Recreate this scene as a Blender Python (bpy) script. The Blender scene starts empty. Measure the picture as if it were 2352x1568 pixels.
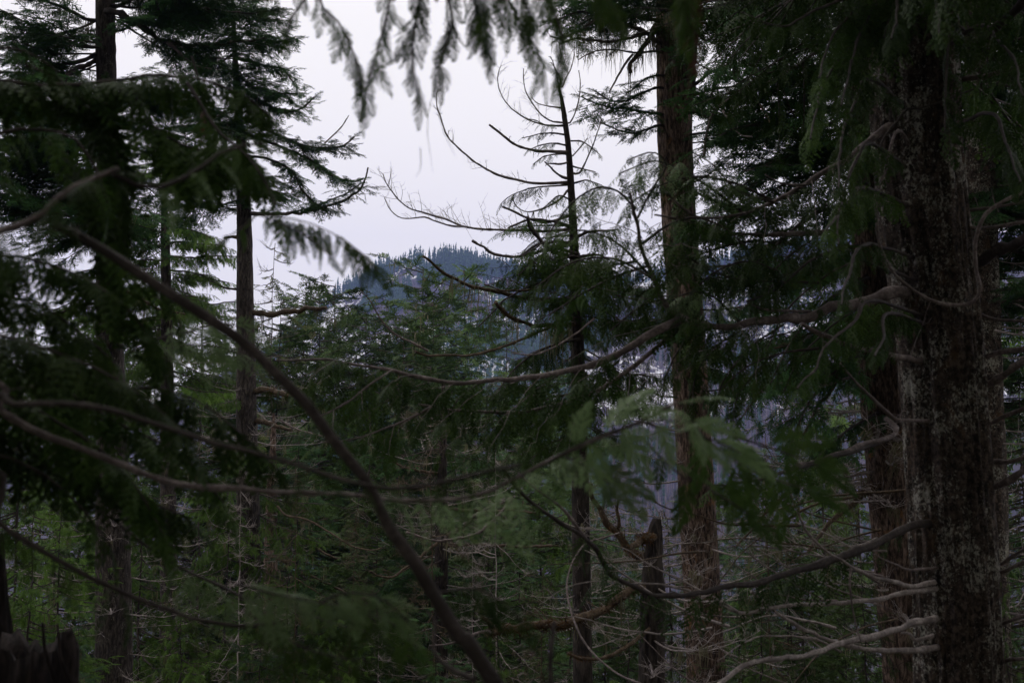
import bpy, math
import numpy as np

# ------------------------------------------------------------------ camera, world, sun, exposure
scene = bpy.context.scene
COL = scene.collection
PITCH = math.radians(6.0)
FPX = 2613.0                                   # focal length in picture units (picture is 2352 x 1568 units)
SP, CP = math.sin(PITCH), math.cos(PITCH)
cam_data = bpy.data.cameras.new('camera')
cam = bpy.data.objects.new('camera', cam_data)
COL.objects.link(cam)
cam.location = (0, 0, 0)
cam.rotation_euler = (math.pi / 2 + PITCH, 0, 0)
cam_data.sensor_width = 36.0
cam_data.lens = 36.0 * FPX / 2352.0
cam_data.clip_start = 0.05
cam_data.clip_end = 9000
cam_data.dof.use_dof = True
cam_data.dof.focus_distance = 24.0
cam_data.dof.aperture_fstop = 3.5
cam_data.dof.aperture_blades = 0
scene.camera = cam

SUN_EL, SUN_AZ = math.radians(52), math.radians(-35)      # azimuth measured from +Y (view direction), negative = left
world = bpy.data.worlds.new('World')
scene.world = world
world.use_nodes = True
wn = world.node_tree
wn.nodes.clear()
w_out = wn.nodes.new('ShaderNodeOutputWorld')
w_sky = wn.nodes.new('ShaderNodeTexSky')
w_sky.sky_type = 'NISHITA'
w_sky.sun_disc = False
w_sky.sun_elevation = SUN_EL
w_sky.sun_rotation = SUN_AZ
w_bg = wn.nodes.new('ShaderNodeBackground')
w_bg.inputs['Strength'].default_value = 0.10
wn.links.new(w_sky.outputs[0], w_bg.inputs['Color'])
w_tc = wn.nodes.new('ShaderNodeTexCoord')
w_no = wn.nodes.new('ShaderNodeTexNoise')
w_no.inputs['Scale'].default_value = 1.6
w_no.inputs['Detail'].default_value = 4
wn.links.new(w_tc.outputs['Generated'], w_no.inputs['Vector'])
w_rmp = wn.nodes.new('ShaderNodeValToRGB')
w_rmp.color_ramp.elements[0].position = 0.25
w_rmp.color_ramp.elements[0].color = (0.960, 0.915, 0.860, 1)
w_rmp.color_ramp.elements[1].position = 0.75
w_rmp.color_ramp.elements[1].color = (0.980, 0.940, 0.880, 1)
wn.links.new(w_no.outputs[0], w_rmp.inputs[0])
w_cl = wn.nodes.new('ShaderNodeBackground')                # the overcast cloud layer
w_cl.inputs['Strength'].default_value = 1.29
wn.links.new(w_rmp.outputs[0], w_cl.inputs['Color'])
w_mix = wn.nodes.new('ShaderNodeMixShader')
w_mix.inputs[0].default_value = 0.95
wn.links.new(w_bg.outputs[0], w_mix.inputs[1])
wn.links.new(w_cl.outputs[0], w_mix.inputs[2])
wn.links.new(w_mix.outputs[0], w_out.inputs['Surface'])

sun_d = bpy.data.lights.new('sun', 'SUN')
sun_d.energy = 0.6
sun_d.angle = math.radians(40)
sun_d.color = (1.0, 0.97, 0.93)
sun = bpy.data.objects.new('sun', sun_d)
COL.objects.link(sun)
sun.rotation_euler = (math.pi / 2 - SUN_EL, 0, math.pi - SUN_AZ)

scene.view_settings.view_transform = 'Standard'
scene.view_settings.look = 'None'
scene.view_settings.exposure = 0.0
scene.view_settings.gamma = 1.0
scene.view_settings.use_curve_mapping = False
scene.render.engine = 'CYCLES'
cy = scene.cycles
cy.max_bounces = 5
cy.diffuse_bounces = 3
cy.glossy_bounces = 2
cy.transmission_bounces = 2
cy.transparent_max_bounces = 4
cy.volume_bounces = 0
cy.use_adaptive_sampling = False
cy.sample_clamp_indirect = 3.0
cy.use_denoising = True
cy.denoiser = 'OPENIMAGEDENOISE'
cy.denoising_prefilter = 'ACCURATE'

# ------------------------------------------------------------------ numeric helpers
def at(px, py, d):
    """A point of the place seen at picture position (px, py), d metres along the view axis."""
    x = (px - 1176.0) / FPX * d
    v = (784.0 - py) / FPX * d
    return np.array([x, d * CP - v * SP, d * SP + v * CP])

def project(p):
    p = np.asarray(p, float)
    d = p[..., 1] * CP + p[..., 2] * SP
    v = -p[..., 1] * SP + p[..., 2] * CP
    return 1176 + FPX * p[..., 0] / d, 784 - FPX * v / d, d

def hash3(ix, iy, iz, seed):
    h = (ix.astype(np.int64) * 374761393 + iy.astype(np.int64) * 668265263 + iz.astype(np.int64) * 2147483647 + seed * 974711) & 0x7fffffff
    h = ((h ^ (h >> 13)) * 1274126177) & 0x7fffffff
    h = h ^ (h >> 16)
    return (h & 0xffffff) / float(0xffffff)

def vnoise(p, seed=0):
    p = np.asarray(p, float)
    i = np.floor(p).astype(np.int64)
    f = p - i
    f = f * f * (3 - 2 * f)
    r = 0
    for dx in (0, 1):
        wx = f[..., 0] if dx else 1 - f[..., 0]
        for dy in (0, 1):
            wy = f[..., 1] if dy else 1 - f[..., 1]
            for dz in (0, 1):
                wz = f[..., 2] if dz else 1 - f[..., 2]
                r = r + wx * wy * wz * hash3(i[..., 0] + dx, i[..., 1] + dy, i[..., 2] + dz, seed)
    return r

def fbm(p, seed=0, octs=4):
    r, a, s = 0, 0.5, 0
    p = np.asarray(p, float)
    for o in range(octs):
        r = r + a * vnoise(p * (2 ** o), seed + o * 17)
        s += a
        a *= 0.5
    return r / s

def norm(v):
    v = np.asarray(v, float)
    return v / np.maximum(np.linalg.norm(v, axis=-1, keepdims=True), 1e-9)

def smooth_path(pts, n):
    """Catmull-Rom through pts (m, k) resampled to n points evenly by length."""
    P = np.asarray(pts, float)
    if len(P) == 2:
        t = np.linspace(0, 1, n)[:, None]
        return P[0] * (1 - t) + P[1] * t
    Q = np.vstack([2 * P[0] - P[1], P, 2 * P[-1] - P[-2]])
    out = []
    for k in range(1, len(Q) - 2):
        a, b, c, d = Q[k - 1], Q[k], Q[k + 1], Q[k + 2]
        t = np.linspace(0, 1, 12, endpoint=False)[:, None]
        out.append(0.5 * (2 * b + (c - a) * t + (2 * a - 5 * b + 4 * c - d) * t ** 2 + (3 * b - a - 3 * c + d) * t ** 3))
    out = np.vstack(out + [P[-1:]])
    L = np.concatenate([[0], np.cumsum(np.linalg.norm(np.diff(out[:, :3], axis=0), axis=1))])
    s = np.linspace(0, L[-1], n)
    return np.stack([np.interp(s, L, out[:, j]) for j in range(out.shape[1])], axis=1)

# ------------------------------------------------------------------ mesh helpers
class MB:
    """Collects triangles and quads and links them as ONE mesh object."""
    def __init__(self):
        self.v, self.t, self.q, self.n = [], [], [], 0
    def add(self, v, f):
        v = np.asarray(v, np.float32).reshape(-1, 3)
        f = np.asarray(f, np.int64)
        if len(v) == 0 or len(f) == 0:
            return
        (self.t if f.shape[1] == 3 else self.q).append(f + self.n)
        self.v.append(v)
        self.n += len(v)
    def mesh(self, name, mat, origin=(0, 0, 0), smooth=True):
        me = bpy.data.meshes.new(name)
        if self.n:
            v = (np.vstack(self.v) - np.asarray(origin, np.float32)).astype(np.float32)
            t = np.vstack(self.t) if self.t else np.zeros((0, 3), np.int64)
            q = np.vstack(self.q) if self.q else np.zeros((0, 4), np.int64)
            me.vertices.add(len(v))
            me.vertices.foreach_set('co', v.ravel())
            loops = np.concatenate([t.ravel(), q.ravel()]).astype(np.int32)
            me.loops.add(len(loops))
            me.loops.foreach_set('vertex_index', loops)
            st = np.concatenate([np.arange(len(t)) * 3, len(t) * 3 + np.arange(len(q)) * 4]).astype(np.int32)
            me.polygons.add(len(st))
            me.polygons.foreach_set('loop_start', st)
            me.update(calc_edges=True)
            if smooth:
                me.polygons.foreach_set('use_smooth', np.ones(len(st), bool))
        me.materials.append(mat)
        return me

def link(name, me, parent=None, loc=(0, 0, 0), kind=None):
    o = bpy.data.objects.new(name, me)
    COL.objects.link(o)
    if parent is not None:
        o.parent = parent
    o.location = tuple(float(c) for c in loc)
    if kind:
        o['kind'] = kind
    return o

def thing(name, label, cat, loc, group=None):
    o = bpy.data.objects.new(name, None)
    COL.objects.link(o)
    o.location = tuple(float(c) for c in loc)
    o.empty_display_size = 0.2
    o['label'] = label
    o['category'] = cat
    if group:
        o['group'] = group
    return o

def tube(mb, pts, rad, sides=6, cap=True):
    pts = np.asarray(pts, float)
    n = len(pts)
    rad = np.broadcast_to(np.asarray(rad, float), (n,))
    T = norm(np.gradient(pts, axis=0))
    ref = np.array([0, 0, 1.0]) if abs(T[0][2]) < 0.9 else np.array([1.0, 0, 0])
    U = np.zeros((n, 3))
    u = ref
    for i in range(n):
        u = u - T[i] * np.dot(u, T[i])
        u = u / max(np.linalg.norm(u), 1e-9)
        U[i] = u
    V = np.cross(T, U)
    a = np.linspace(0, 2 * math.pi, sides, endpoint=False)
    ring = pts[:, None, :] + rad[:, None, None] * (np.cos(a)[None, :, None] * U[:, None, :] + np.sin(a)[None, :, None] * V[:, None, :])
    vs = ring.reshape(-1, 3)
    i = np.arange(n - 1)[:, None] * sides
    j = np.arange(sides)[None, :]
    k = (j + 1) % sides
    q = np.stack([i + j, i + k, i + k + sides, i + j + sides], axis=-1).reshape(-1, 4)
    mb.add(vs, q)
    if cap:
        for e, p in ((0, pts[0]), (n - 1, pts[-1])):
            r = ring[e]
            f = np.array([[x, (x + 1) % sides, sides] if e else [(x + 1) % sides, x, sides] for x in range(sides)])
            mb.add(np.vstack([r, p[None]]), f)

def frames(d, nrm):
    y = norm(d)
    x = norm(np.cross(y, nrm))
    z = np.cross(x, y)
    return np.stack([x, y, z], axis=-1)

def place(mb, tmpl, P, D, N, S):
    """Copies of a (verts, faces) template: axis +Y along D, its normal +Z near N, scaled S, at P."""
    V, F = tmpl
    P = np.asarray(P, float).reshape(-1, 3)
    k = len(P)
    if k == 0:
        return
    R = frames(np.broadcast_to(D, (k, 3)), np.broadcast_to(N, (k, 3)))
    S = np.broadcast_to(np.asarray(S, float), (k,))
    W = np.einsum('kij,nj->kni', R, V) * S[:, None, None] + P[:, None, :]
    f = (F[None] + (np.arange(k) * len(V))[:, None, None]).reshape(-1, F.shape[1])
    mb.add(W.reshape(-1, 3), f)

# ------------------------------------------------------------------ materials
def new_mat(name):
    m = bpy.data.materials.new(name)
    m.use_nodes = True
    nt = m.node_tree
    nt.nodes.clear()
    out = nt.nodes.new('ShaderNodeOutputMaterial')
    return m, nt, out

def nnode(nt, kind, **kw):
    n = nt.nodes.new(kind)
    for k, v in kw.items():
        if k in n.inputs.keys():
            n.inputs[k].default_value = v
        else:
            setattr(n, k, v)
    return n

def ramp(nt, src, stops):
    r = nt.nodes.new('ShaderNodeValToRGB')
    e = r.color_ramp.elements
    while len(e) < len(stops):
        e.new(0.5)
    for k, (p, c) in enumerate(stops):
        e[k].position = p
        e[k].color = (c[0], c[1], c[2], 1) if len(c) == 3 else c
    nt.links.new(src, r.inputs[0])
    return r.outputs[0]

def mixc(nt, fac, a, b):
    m = nt.nodes.new('ShaderNodeMixRGB')
    if isinstance(fac, float):
        m.inputs[0].default_value = fac
    else:
        nt.links.new(fac, m.inputs[0])
    for k, s in ((1, a), (2, b)):
        if isinstance(s, tuple):
            m.inputs[k].default_value = (s[0], s[1], s[2], 1)
        else:
            nt.links.new(s, m.inputs[k])
    return m.outputs[0]

def noise(nt, vec, scale, detail=4, rough=0.55, dist=0.0):
    n = nt.nodes.new('ShaderNodeTexNoise')
    n.inputs['Scale'].default_value = scale
    n.inputs['Detail'].default_value = detail
    n.inputs['Roughness'].default_value = rough
    n.inputs['Distortion'].default_value = dist
    nt.links.new(vec, n.inputs['Vector'])
    return n.outputs[0]

def objvec(nt, scale=(1, 1, 1)):
    tc = nt.nodes.new('ShaderNodeTexCoord')
    mp = nt.nodes.new('ShaderNodeMapping')
    mp.inputs['Scale'].default_value = scale
    nt.links.new(tc.outputs['Object'], mp.inputs['Vector'])
    return mp.outputs[0]

def leaf_mat(name, c0, c1, c2, trans=0.2, rough=0.6, spec=0.15, clump=1.4):
    m, nt, out = new_mat(name)
    g = nt.nodes.new('ShaderNodeNewGeometry')
    a = noise(nt, g.outputs['Position'], clump, 3, 0.6)
    b = noise(nt, g.outputs['Position'], clump * 12, 2, 0.6)
    mx = nt.nodes.new('ShaderNodeMath'); mx.operation = 'MULTIPLY_ADD'
    mx.inputs[1].default_value = 0.5
    nt.links.new(b, mx.inputs[0])
    hlf = nt.nodes.new('ShaderNodeMath'); hlf.operation = 'MULTIPLY'; hlf.inputs[1].default_value = 0.5
    nt.links.new(a, hlf.inputs[0])
    nt.links.new(hlf.outputs[0], mx.inputs[2])
    col = ramp(nt, mx.outputs[0], [(0.34, c0), (0.5, c1), (0.66, c2)])
    oi = nt.nodes.new('ShaderNodeObjectInfo')
    vr = nt.nodes.new('ShaderNodeMapRange')
    vr.inputs['To Min'].default_value = 0.55
    vr.inputs['To Max'].default_value = 1.4
    nt.links.new(oi.outputs['Random'], vr.inputs['Value'])
    hs = nt.nodes.new('ShaderNodeHueSaturation')
    nt.links.new(col, hs.inputs['Color'])
    nt.links.new(vr.outputs[0], hs.inputs['Value'])
    col = hs.outputs[0]
    p = nt.nodes.new('ShaderNodeBsdfPrincipled')
    p.inputs['Roughness'].default_value = rough
    p.inputs['Specular IOR Level'].default_value = spec
    nt.links.new(col, p.inputs['Base Color'])
    t = nt.nodes.new('ShaderNodeBsdfTranslucent')
    nt.links.new(col, t.inputs['Color'])
    ms = nt.nodes.new('ShaderNodeMixShader')
    ms.inputs[0].default_value = trans
    nt.links.new(p.outputs[0], ms.inputs[1])
    nt.links.new(t.outputs[0], ms.inputs[2])
    nt.links.new(ms.outputs[0], out.inputs['Surface'])
    return m

def bark_mat(name, furrow, plate, tint, lichen, lich_amt, moss=None, moss_amt=0.6, sc=1.0, bump=0.6, zs=0.24):
    """Furrowed bark with plates, crusty pale lichen spots and patches of dry moss."""
    m, nt, out = new_mat(name)
    v = objvec(nt, (1, 1, zs))
    vi = objvec(nt, (1, 1, 0.75))
    f = noise(nt, v, 26 * sc, 7, 0.72, 0.3)
    c = ramp(nt, f, [(0.40, furrow), (0.50, plate), (0.60, tint)])
    big = noise(nt, vi, 2.2 * sc, 4, 0.6)
    c = mixc(nt, ramp(nt, big, [(0.4, (0, 0, 0)), (0.65, (0.55, 0.55, 0.55))]), c, furrow)
    if moss:
        mo = noise(nt, vi, 3.4 * sc, 6, 0.7, 0.6)
        c = mixc(nt, ramp(nt, mo, [(moss_amt, (0, 0, 0)), (moss_amt + 0.07, (0.9, 0.9, 0.9))]), c, moss)
    l1 = noise(nt, vi, 48 * sc, 8, 0.75, 0.25)
    l2 = noise(nt, vi, 4.5 * sc, 3, 0.6)
    ml = nt.nodes.new('ShaderNodeMath'); ml.operation = 'MULTIPLY_ADD'
    ml.inputs[1].default_value = 0.62
    nt.links.new(l2, ml.inputs[0])
    nt.links.new(l1, ml.inputs[2])
    mh = nt.nodes.new('ShaderNodeMath'); mh.operation = 'MULTIPLY'; mh.inputs[1].default_value = 0.5
    nt.links.new(ml.outputs[0], mh.inputs[0])
    c = mixc(nt, ramp(nt, mh.outputs[0], [(lich_amt, (0, 0, 0)), (lich_amt + 0.045, (0.85, 0.85, 0.85))]), c, lichen)
    p = nt.nodes.new('ShaderNodeBsdfPrincipled')
    p.inputs['Roughness'].default_value = 0.85
    p.inputs['Specular IOR Level'].default_value = 0.2
    nt.links.new(c, p.inputs['Base Color'])
    bp = nt.nodes.new('ShaderNodeBump')
    bp.inputs['Strength'].default_value = bump
    bp.inputs['Distance'].default_value = 0.02
    nt.links.new(f, bp.inputs['Height'])
    nt.links.new(bp.outputs[0], p.inputs['Normal'])
    nt.links.new(p.outputs[0], out.inputs['Surface'])
    return m

def wood_mat(name, dark, mid, pale, sc=1.0, lich=None, lich_amt=0.62):
    m, nt, out = new_mat(name)
    g = nt.nodes.new('ShaderNodeNewGeometry')
    a = noise(nt, g.outputs['Position'], 9 * sc, 5, 0.65)
    c = ramp(nt, a, [(0.36, dark), (0.5, mid), (0.64, pale)])
    fine = noise(nt, g.outputs['Position'], 46 * sc, 5, 0.7)
    c = mixc(nt, ramp(nt, fine, [(0.42, (0.75, 0.75, 0.75)), (0.56, (0, 0, 0))]), c, dark)
    if lich:
        b = noise(nt, g.outputs['Position'], 21 * sc, 5, 0.7)
        c = mixc(nt, ramp(nt, b, [(lich_amt, (0, 0, 0)), (lich_amt + 0.06, (0.9, 0.9, 0.9))]), c, lich)
    p = nt.nodes.new('ShaderNodeBsdfPrincipled')
    p.inputs['Roughness'].default_value = 0.7
    p.inputs['Specular IOR Level'].default_value = 0.25
    nt.links.new(c, p.inputs['Base Color'])
    bp = nt.nodes.new('ShaderNodeBump')
    bp.inputs['Strength'].default_value = 0.35
    bp.inputs['Distance'].default_value = 0.01
    nt.links.new(a, bp.inputs['Height'])
    nt.links.new(bp.outputs[0], p.inputs['Normal'])
    nt.links.new(p.outputs[0], out.inputs['Surface'])
    return m

M = {}
M['fir'] = leaf_mat('fir_needles', (0.018, 0.050, 0.017), (0.038, 0.092, 0.029), (0.070, 0.142, 0.042))
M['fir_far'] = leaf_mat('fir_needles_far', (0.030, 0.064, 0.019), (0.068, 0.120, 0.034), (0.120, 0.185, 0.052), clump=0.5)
M['hem'] = leaf_mat('hemlock_needles', (0.040, 0.084, 0.016), (0.078, 0.145, 0.025), (0.125, 0.205, 0.038), trans=0.3)
M['cedar'] = leaf_mat('cedar_scales', (0.020, 0.046, 0.009), (0.042, 0.084, 0.016), (0.078, 0.132, 0.026), rough=0.55, spec=0.12)
M['cedar_pale'] = leaf_mat('cedar_scales_pale', (0.100, 0.165, 0.062), (0.150, 0.230, 0.095), (0.200, 0.285, 0.135), rough=0.5, spec=0.2)
M['rust'] = leaf_mat('dead_cedar_scales', (0.07, 0.028, 0.016), (0.105, 0.042, 0.022), (0.14, 0.062, 0.030))
M['sparse'] = leaf_mat('thin_needles', (0.050, 0.072, 0.024), (0.092, 0.112, 0.040), (0.140, 0.148, 0.060), clump=0.8)
M['lichen'] = leaf_mat('beard_lichen', (0.10, 0.095, 0.05), (0.15, 0.14, 0.085), (0.20, 0.19, 0.12), trans=0.35, rough=0.8, spec=0.1)
M['moss'] = leaf_mat('dry_moss', (0.045, 0.026, 0.013), (0.085, 0.048, 0.021), (0.13, 0.075, 0.034), trans=0.1, rough=0.9, spec=0.05, clump=6)
M['bark_big'] = bark_mat('bark_lichened_dark', (0.010, 0.008, 0.006), (0.046, 0.034, 0.027), (0.110, 0.082, 0.066), (0.33, 0.32, 0.28), 0.425, (0.085, 0.05, 0.028), 0.60, bump=0.8, zs=0.85)
M['bark_fir'] = bark_mat('bark_brown_plates', (0.016, 0.011, 0.009), (0.110, 0.073, 0.056), (0.260, 0.190, 0.155), (0.26, 0.25, 0.21), 0.495, (0.17, 0.085, 0.035), 0.60)
M['bark_left'] = bark_mat('bark_pale_spotted', (0.016, 0.013, 0.012), (0.055, 0.045, 0.040), (0.110, 0.092, 0.083), (0.28, 0.27, 0.22), 0.465, (0.09, 0.075, 0.03), 0.66)
M['bark_far'] = bark_mat('bark_grey_brown', (0.016, 0.013, 0.012), (0.045, 0.036, 0.031), (0.085, 0.070, 0.062), (0.22, 0.21, 0.18), 0.49, sc=0.8)
M['stump'] = bark_mat('weathered_stump_wood', (0.008, 0.006, 0.006), (0.020, 0.015, 0.014), (0.045, 0.034, 0.032), (0.06, 0.05, 0.05), 0.5)
M['wood'] = wood_mat('branch_bark', (0.085, 0.066, 0.064), (0.190, 0.152, 0.147), (0.330, 0.275, 0.268), 1.0, (0.24, 0.22, 0.21), 0.63)
M['wood_dark'] = wood_mat('branch_bark_dark', (0.030, 0.023, 0.021), (0.055, 0.044, 0.041), (0.095, 0.078, 0.073), 1.0, (0.19, 0.18, 0.16), 0.68)
M['wood_pale'] = wood_mat('dead_branch_wood', (0.16, 0.135, 0.13), (0.32, 0.275, 0.265), (0.50, 0.44, 0.425))
M['wood_mossy'] = wood_mat('mossy_branch_bark', (0.045, 0.030, 0.018), (0.085, 0.060, 0.038), (0.16, 0.115, 0.075), 1.2, (0.24, 0.23, 0.18), 0.62)

KNOLL = at(1185, 690, 1230)

def ground_mat(name, snow):
    m, nt, out = new_mat(name)
    g = nt.nodes.new('ShaderNodeNewGeometry')
    a = noise(nt, g.outputs['Position'], 0.6 if not snow else 0.03, 6, 0.6)
    c = ramp(nt, a, [(0.35, (0.030, 0.024, 0.018)), (0.55, (0.050, 0.045, 0.026)), (0.7, (0.045, 0.058, 0.022))] if not snow else
             [(0.35, (0.026, 0.024, 0.032)), (0.52, (0.042, 0.035, 0.042)), (0.68, (0.100, 0.066, 0.066))])
    if snow:
        tc = nt.nodes.new('ShaderNodeMapping')
        tc.inputs['Scale'].default_value = (1, 0.35, 0.6)
        nt.links.new(g.outputs['Position'], tc.inputs['Vector'])
        s1 = noise(nt, tc.outputs[0], 0.085, 8, 0.78, 0.8)
        s2 = noise(nt, g.outputs['Position'], 0.006, 3, 0.5)
        ad = nt.nodes.new('ShaderNodeMath'); ad.operation = 'MULTIPLY_ADD'; ad.inputs[1].default_value = 0.75
        nt.links.new(s2, ad.inputs[0]); nt.links.new(s1, ad.inputs[2])
        sx = nt.nodes.new('ShaderNodeSeparateXYZ')
        nt.links.new(g.outputs['Position'], sx.inputs[0])
        mr = nt.nodes.new('ShaderNodeMapRange')
        mr.inputs['From Min'].default_value = -110; mr.inputs['From Max'].default_value = 110
        mr.inputs['To Min'].default_value = -0.14; mr.inputs['To Max'].default_value = 0.0
        nt.links.new(sx.outputs[2], mr.inputs['Value'])
        a2 = nt.nodes.new('ShaderNodeMath'); a2.operation = 'ADD'
        nt.links.new(ad.outputs[0], a2.inputs[0]); nt.links.new(mr.outputs[0], a2.inputs[1])
        kn = nt.nodes.new('ShaderNodeVectorMath'); kn.operation = 'DISTANCE'
        kn.inputs[1].default_value = tuple(KNOLL)
        nt.links.new(g.outputs['Position'], kn.inputs[0])
        km = nt.nodes.new('ShaderNodeMapRange')
        km.inputs['From Min'].default_value = 30; km.inputs['From Max'].default_value = 130
        km.inputs['To Min'].default_value = 0.16; km.inputs['To Max'].default_value = 0.0
        nt.links.new(kn.outputs['Value'], km.inputs['Value'])
        a3 = nt.nodes.new('ShaderNodeMath'); a3.operation = 'ADD'
        nt.links.new(a2.outputs[0], a3.inputs[0]); nt.links.new(km.outputs[0], a3.inputs[1])
        kn2 = nt.nodes.new('ShaderNodeVectorMath'); kn2.operation = 'DISTANCE'
        kn2.inputs[1].default_value = tuple(at(1650, 880, 980))
        nt.links.new(g.outputs['Position'], kn2.inputs[0])
        km2 = nt.nodes.new('ShaderNodeMapRange')
        km2.inputs['From Min'].default_value = 60; km2.inputs['From Max'].default_value = 260
        km2.inputs['To Min'].default_value = 0.12; km2.inputs['To Max'].default_value = 0.0
        nt.links.new(kn2.outputs['Value'], km2.inputs['Value'])
        a4 = nt.nodes.new('ShaderNodeMath'); a4.operation = 'ADD'
        nt.links.new(a3.outputs[0], a4.inputs[0]); nt.links.new(km2.outputs[0], a4.inputs[1])
        ad = a4
        c = mixc(nt, ramp(nt, ad.outputs[0], [(0.95, (0, 0, 0)), (0.99, (1, 1, 1))]), c, (0.82, 0.83, 0.86))
    p = nt.nodes.new('ShaderNodeBsdfPrincipled')
    p.inputs['Roughness'].default_value = 0.9
    nt.links.new(c, p.inputs['Base Color'])
    nt.links.new(p.outputs[0], out.inputs['Surface'])
    return m

M['ground'] = ground_mat('forest_floor', False)
M['mountain'] = ground_mat('snow_patched_slope', True)

# ------------------------------------------------------------------ terrain
CREST = np.array([(-2500, 980), (-400, 965), (300, 950), (560, 830), (690, 748), (770, 668), (820, 642), (880, 608), (940, 592), (1000, 583), (1080, 586),
                  (1150, 604), (1250, 628), (1400, 640), (1600, 615), (1700, 580), (1850, 545), (2000, 530), (2400, 520), (3200, 500), (5000, 560)], float)
CD = 1500.0
_cp = np.array([at(a, b, CD) for a, b in CREST])
def crest(x):
    return np.interp(x, _cp[:, 0], _cp[:, 2])

def ground_h(x, y):
    x, y = np.asarray(x, float), np.asarray(y, float)
    near = -1.75 - 0.245 * y + 0.02 * x
    near = np.where(y < 0, -1.75 - 0.2 * y + 0.02 * x, near)
    near = np.maximum(near, -118 + 0.01 * np.abs(y - 480))
    t = np.clip((y - 480) / (CD - 480), 0, 1.0)
    hill = -122 + (crest(x * (CD / np.clip(y, 480, CD)) ) + 122) * (t ** 0.95)
    hill = np.where(y > CD, crest(x) - (y - CD) * 0.30, hill)
    p = np.stack([x * 0.010, y * 0.006, 0 * x], -1)
    bump = (fbm(p, 5, 4) - 0.5) * 46 * np.clip((y - 500) / 200, 0, 1) * np.clip((CD - y) / 260, 0.04, 1)
    r = np.where(y > 480, np.maximum(near, hill) + bump, near)
    micro = (vnoise(np.stack([x * 0.35, y * 0.35, 0 * x], -1), 3) - 0.5) * 0.5 * np.clip(1 - y / 200, 0, 1) * np.clip(np.hypot(x, y) / 4 - 0.3, 0, 1)
    return r + micro

def gz(x, y):
    return float(ground_h(np.array([x]), np.array([y]))[0])

def sheet(name, xs, ys, mat, lift=0.0):
    X, Y = np.meshgrid(xs, ys)
    Z = ground_h(X, Y) + lift
    mb = MB()
    nx, ny = len(xs), len(ys)
    i = np.arange(ny - 1)[:, None] * nx + np.arange(nx - 1)[None, :]
    q = np.stack([i, i + 1, i + 1 + nx, i + nx], -1).reshape(-1, 4)
    mb.add(np.stack([X, Y, Z], -1), q)
    return link(name, mb.mesh(name, mat), kind='structure')

def graded(lo, hi, mid, n):
    t = np.linspace(-1, 1, n)
    s = np.sign(t) * np.abs(t) ** 2.4
    return np.where(s < 0, mid + s * (mid - lo), mid + s * (hi - mid))

sheet('ground', graded(-2600, 2600, 0, 121), np.unique(np.concatenate([np.linspace(-60, 0, 14), np.linspace(0, 80, 50), np.linspace(80, 520, 45)])), M['ground'])
sheet('mountain', np.linspace(-2600, 2600, 261), np.linspace(520, 2500, 150), M['mountain'])

# the air between the camera and the mountain
hm, hnt, hout = new_mat('valley_haze')
hv = hnt.nodes.new('ShaderNodeVolumePrincipled')
hv.inputs['Color'].default_value = (0.30, 0.37, 1.0, 1)
hv.inputs['Density'].default_value = 0.00022
hv.inputs['Anisotropy'].default_value = 0.2
hnt.links.new(hv.outputs[0], hout.inputs['Volume'])
hb = MB()
x0, x1, y0, y1, z0, z1 = -2700, 2700, -70, 2600, -260, 520
bx = np.array([(x, y, z) for z in (z0, z1) for y in (y0, y1) for x in (x0, x1)], float)
hb.add(bx, [[0, 2, 3, 1], [4, 5, 7, 6], [0, 1, 5, 4], [2, 6, 7, 3], [0, 4, 6, 2], [1, 3, 7, 5]])
link('haze', hb.mesh('haze', hm, smooth=False), kind='stuff')

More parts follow.
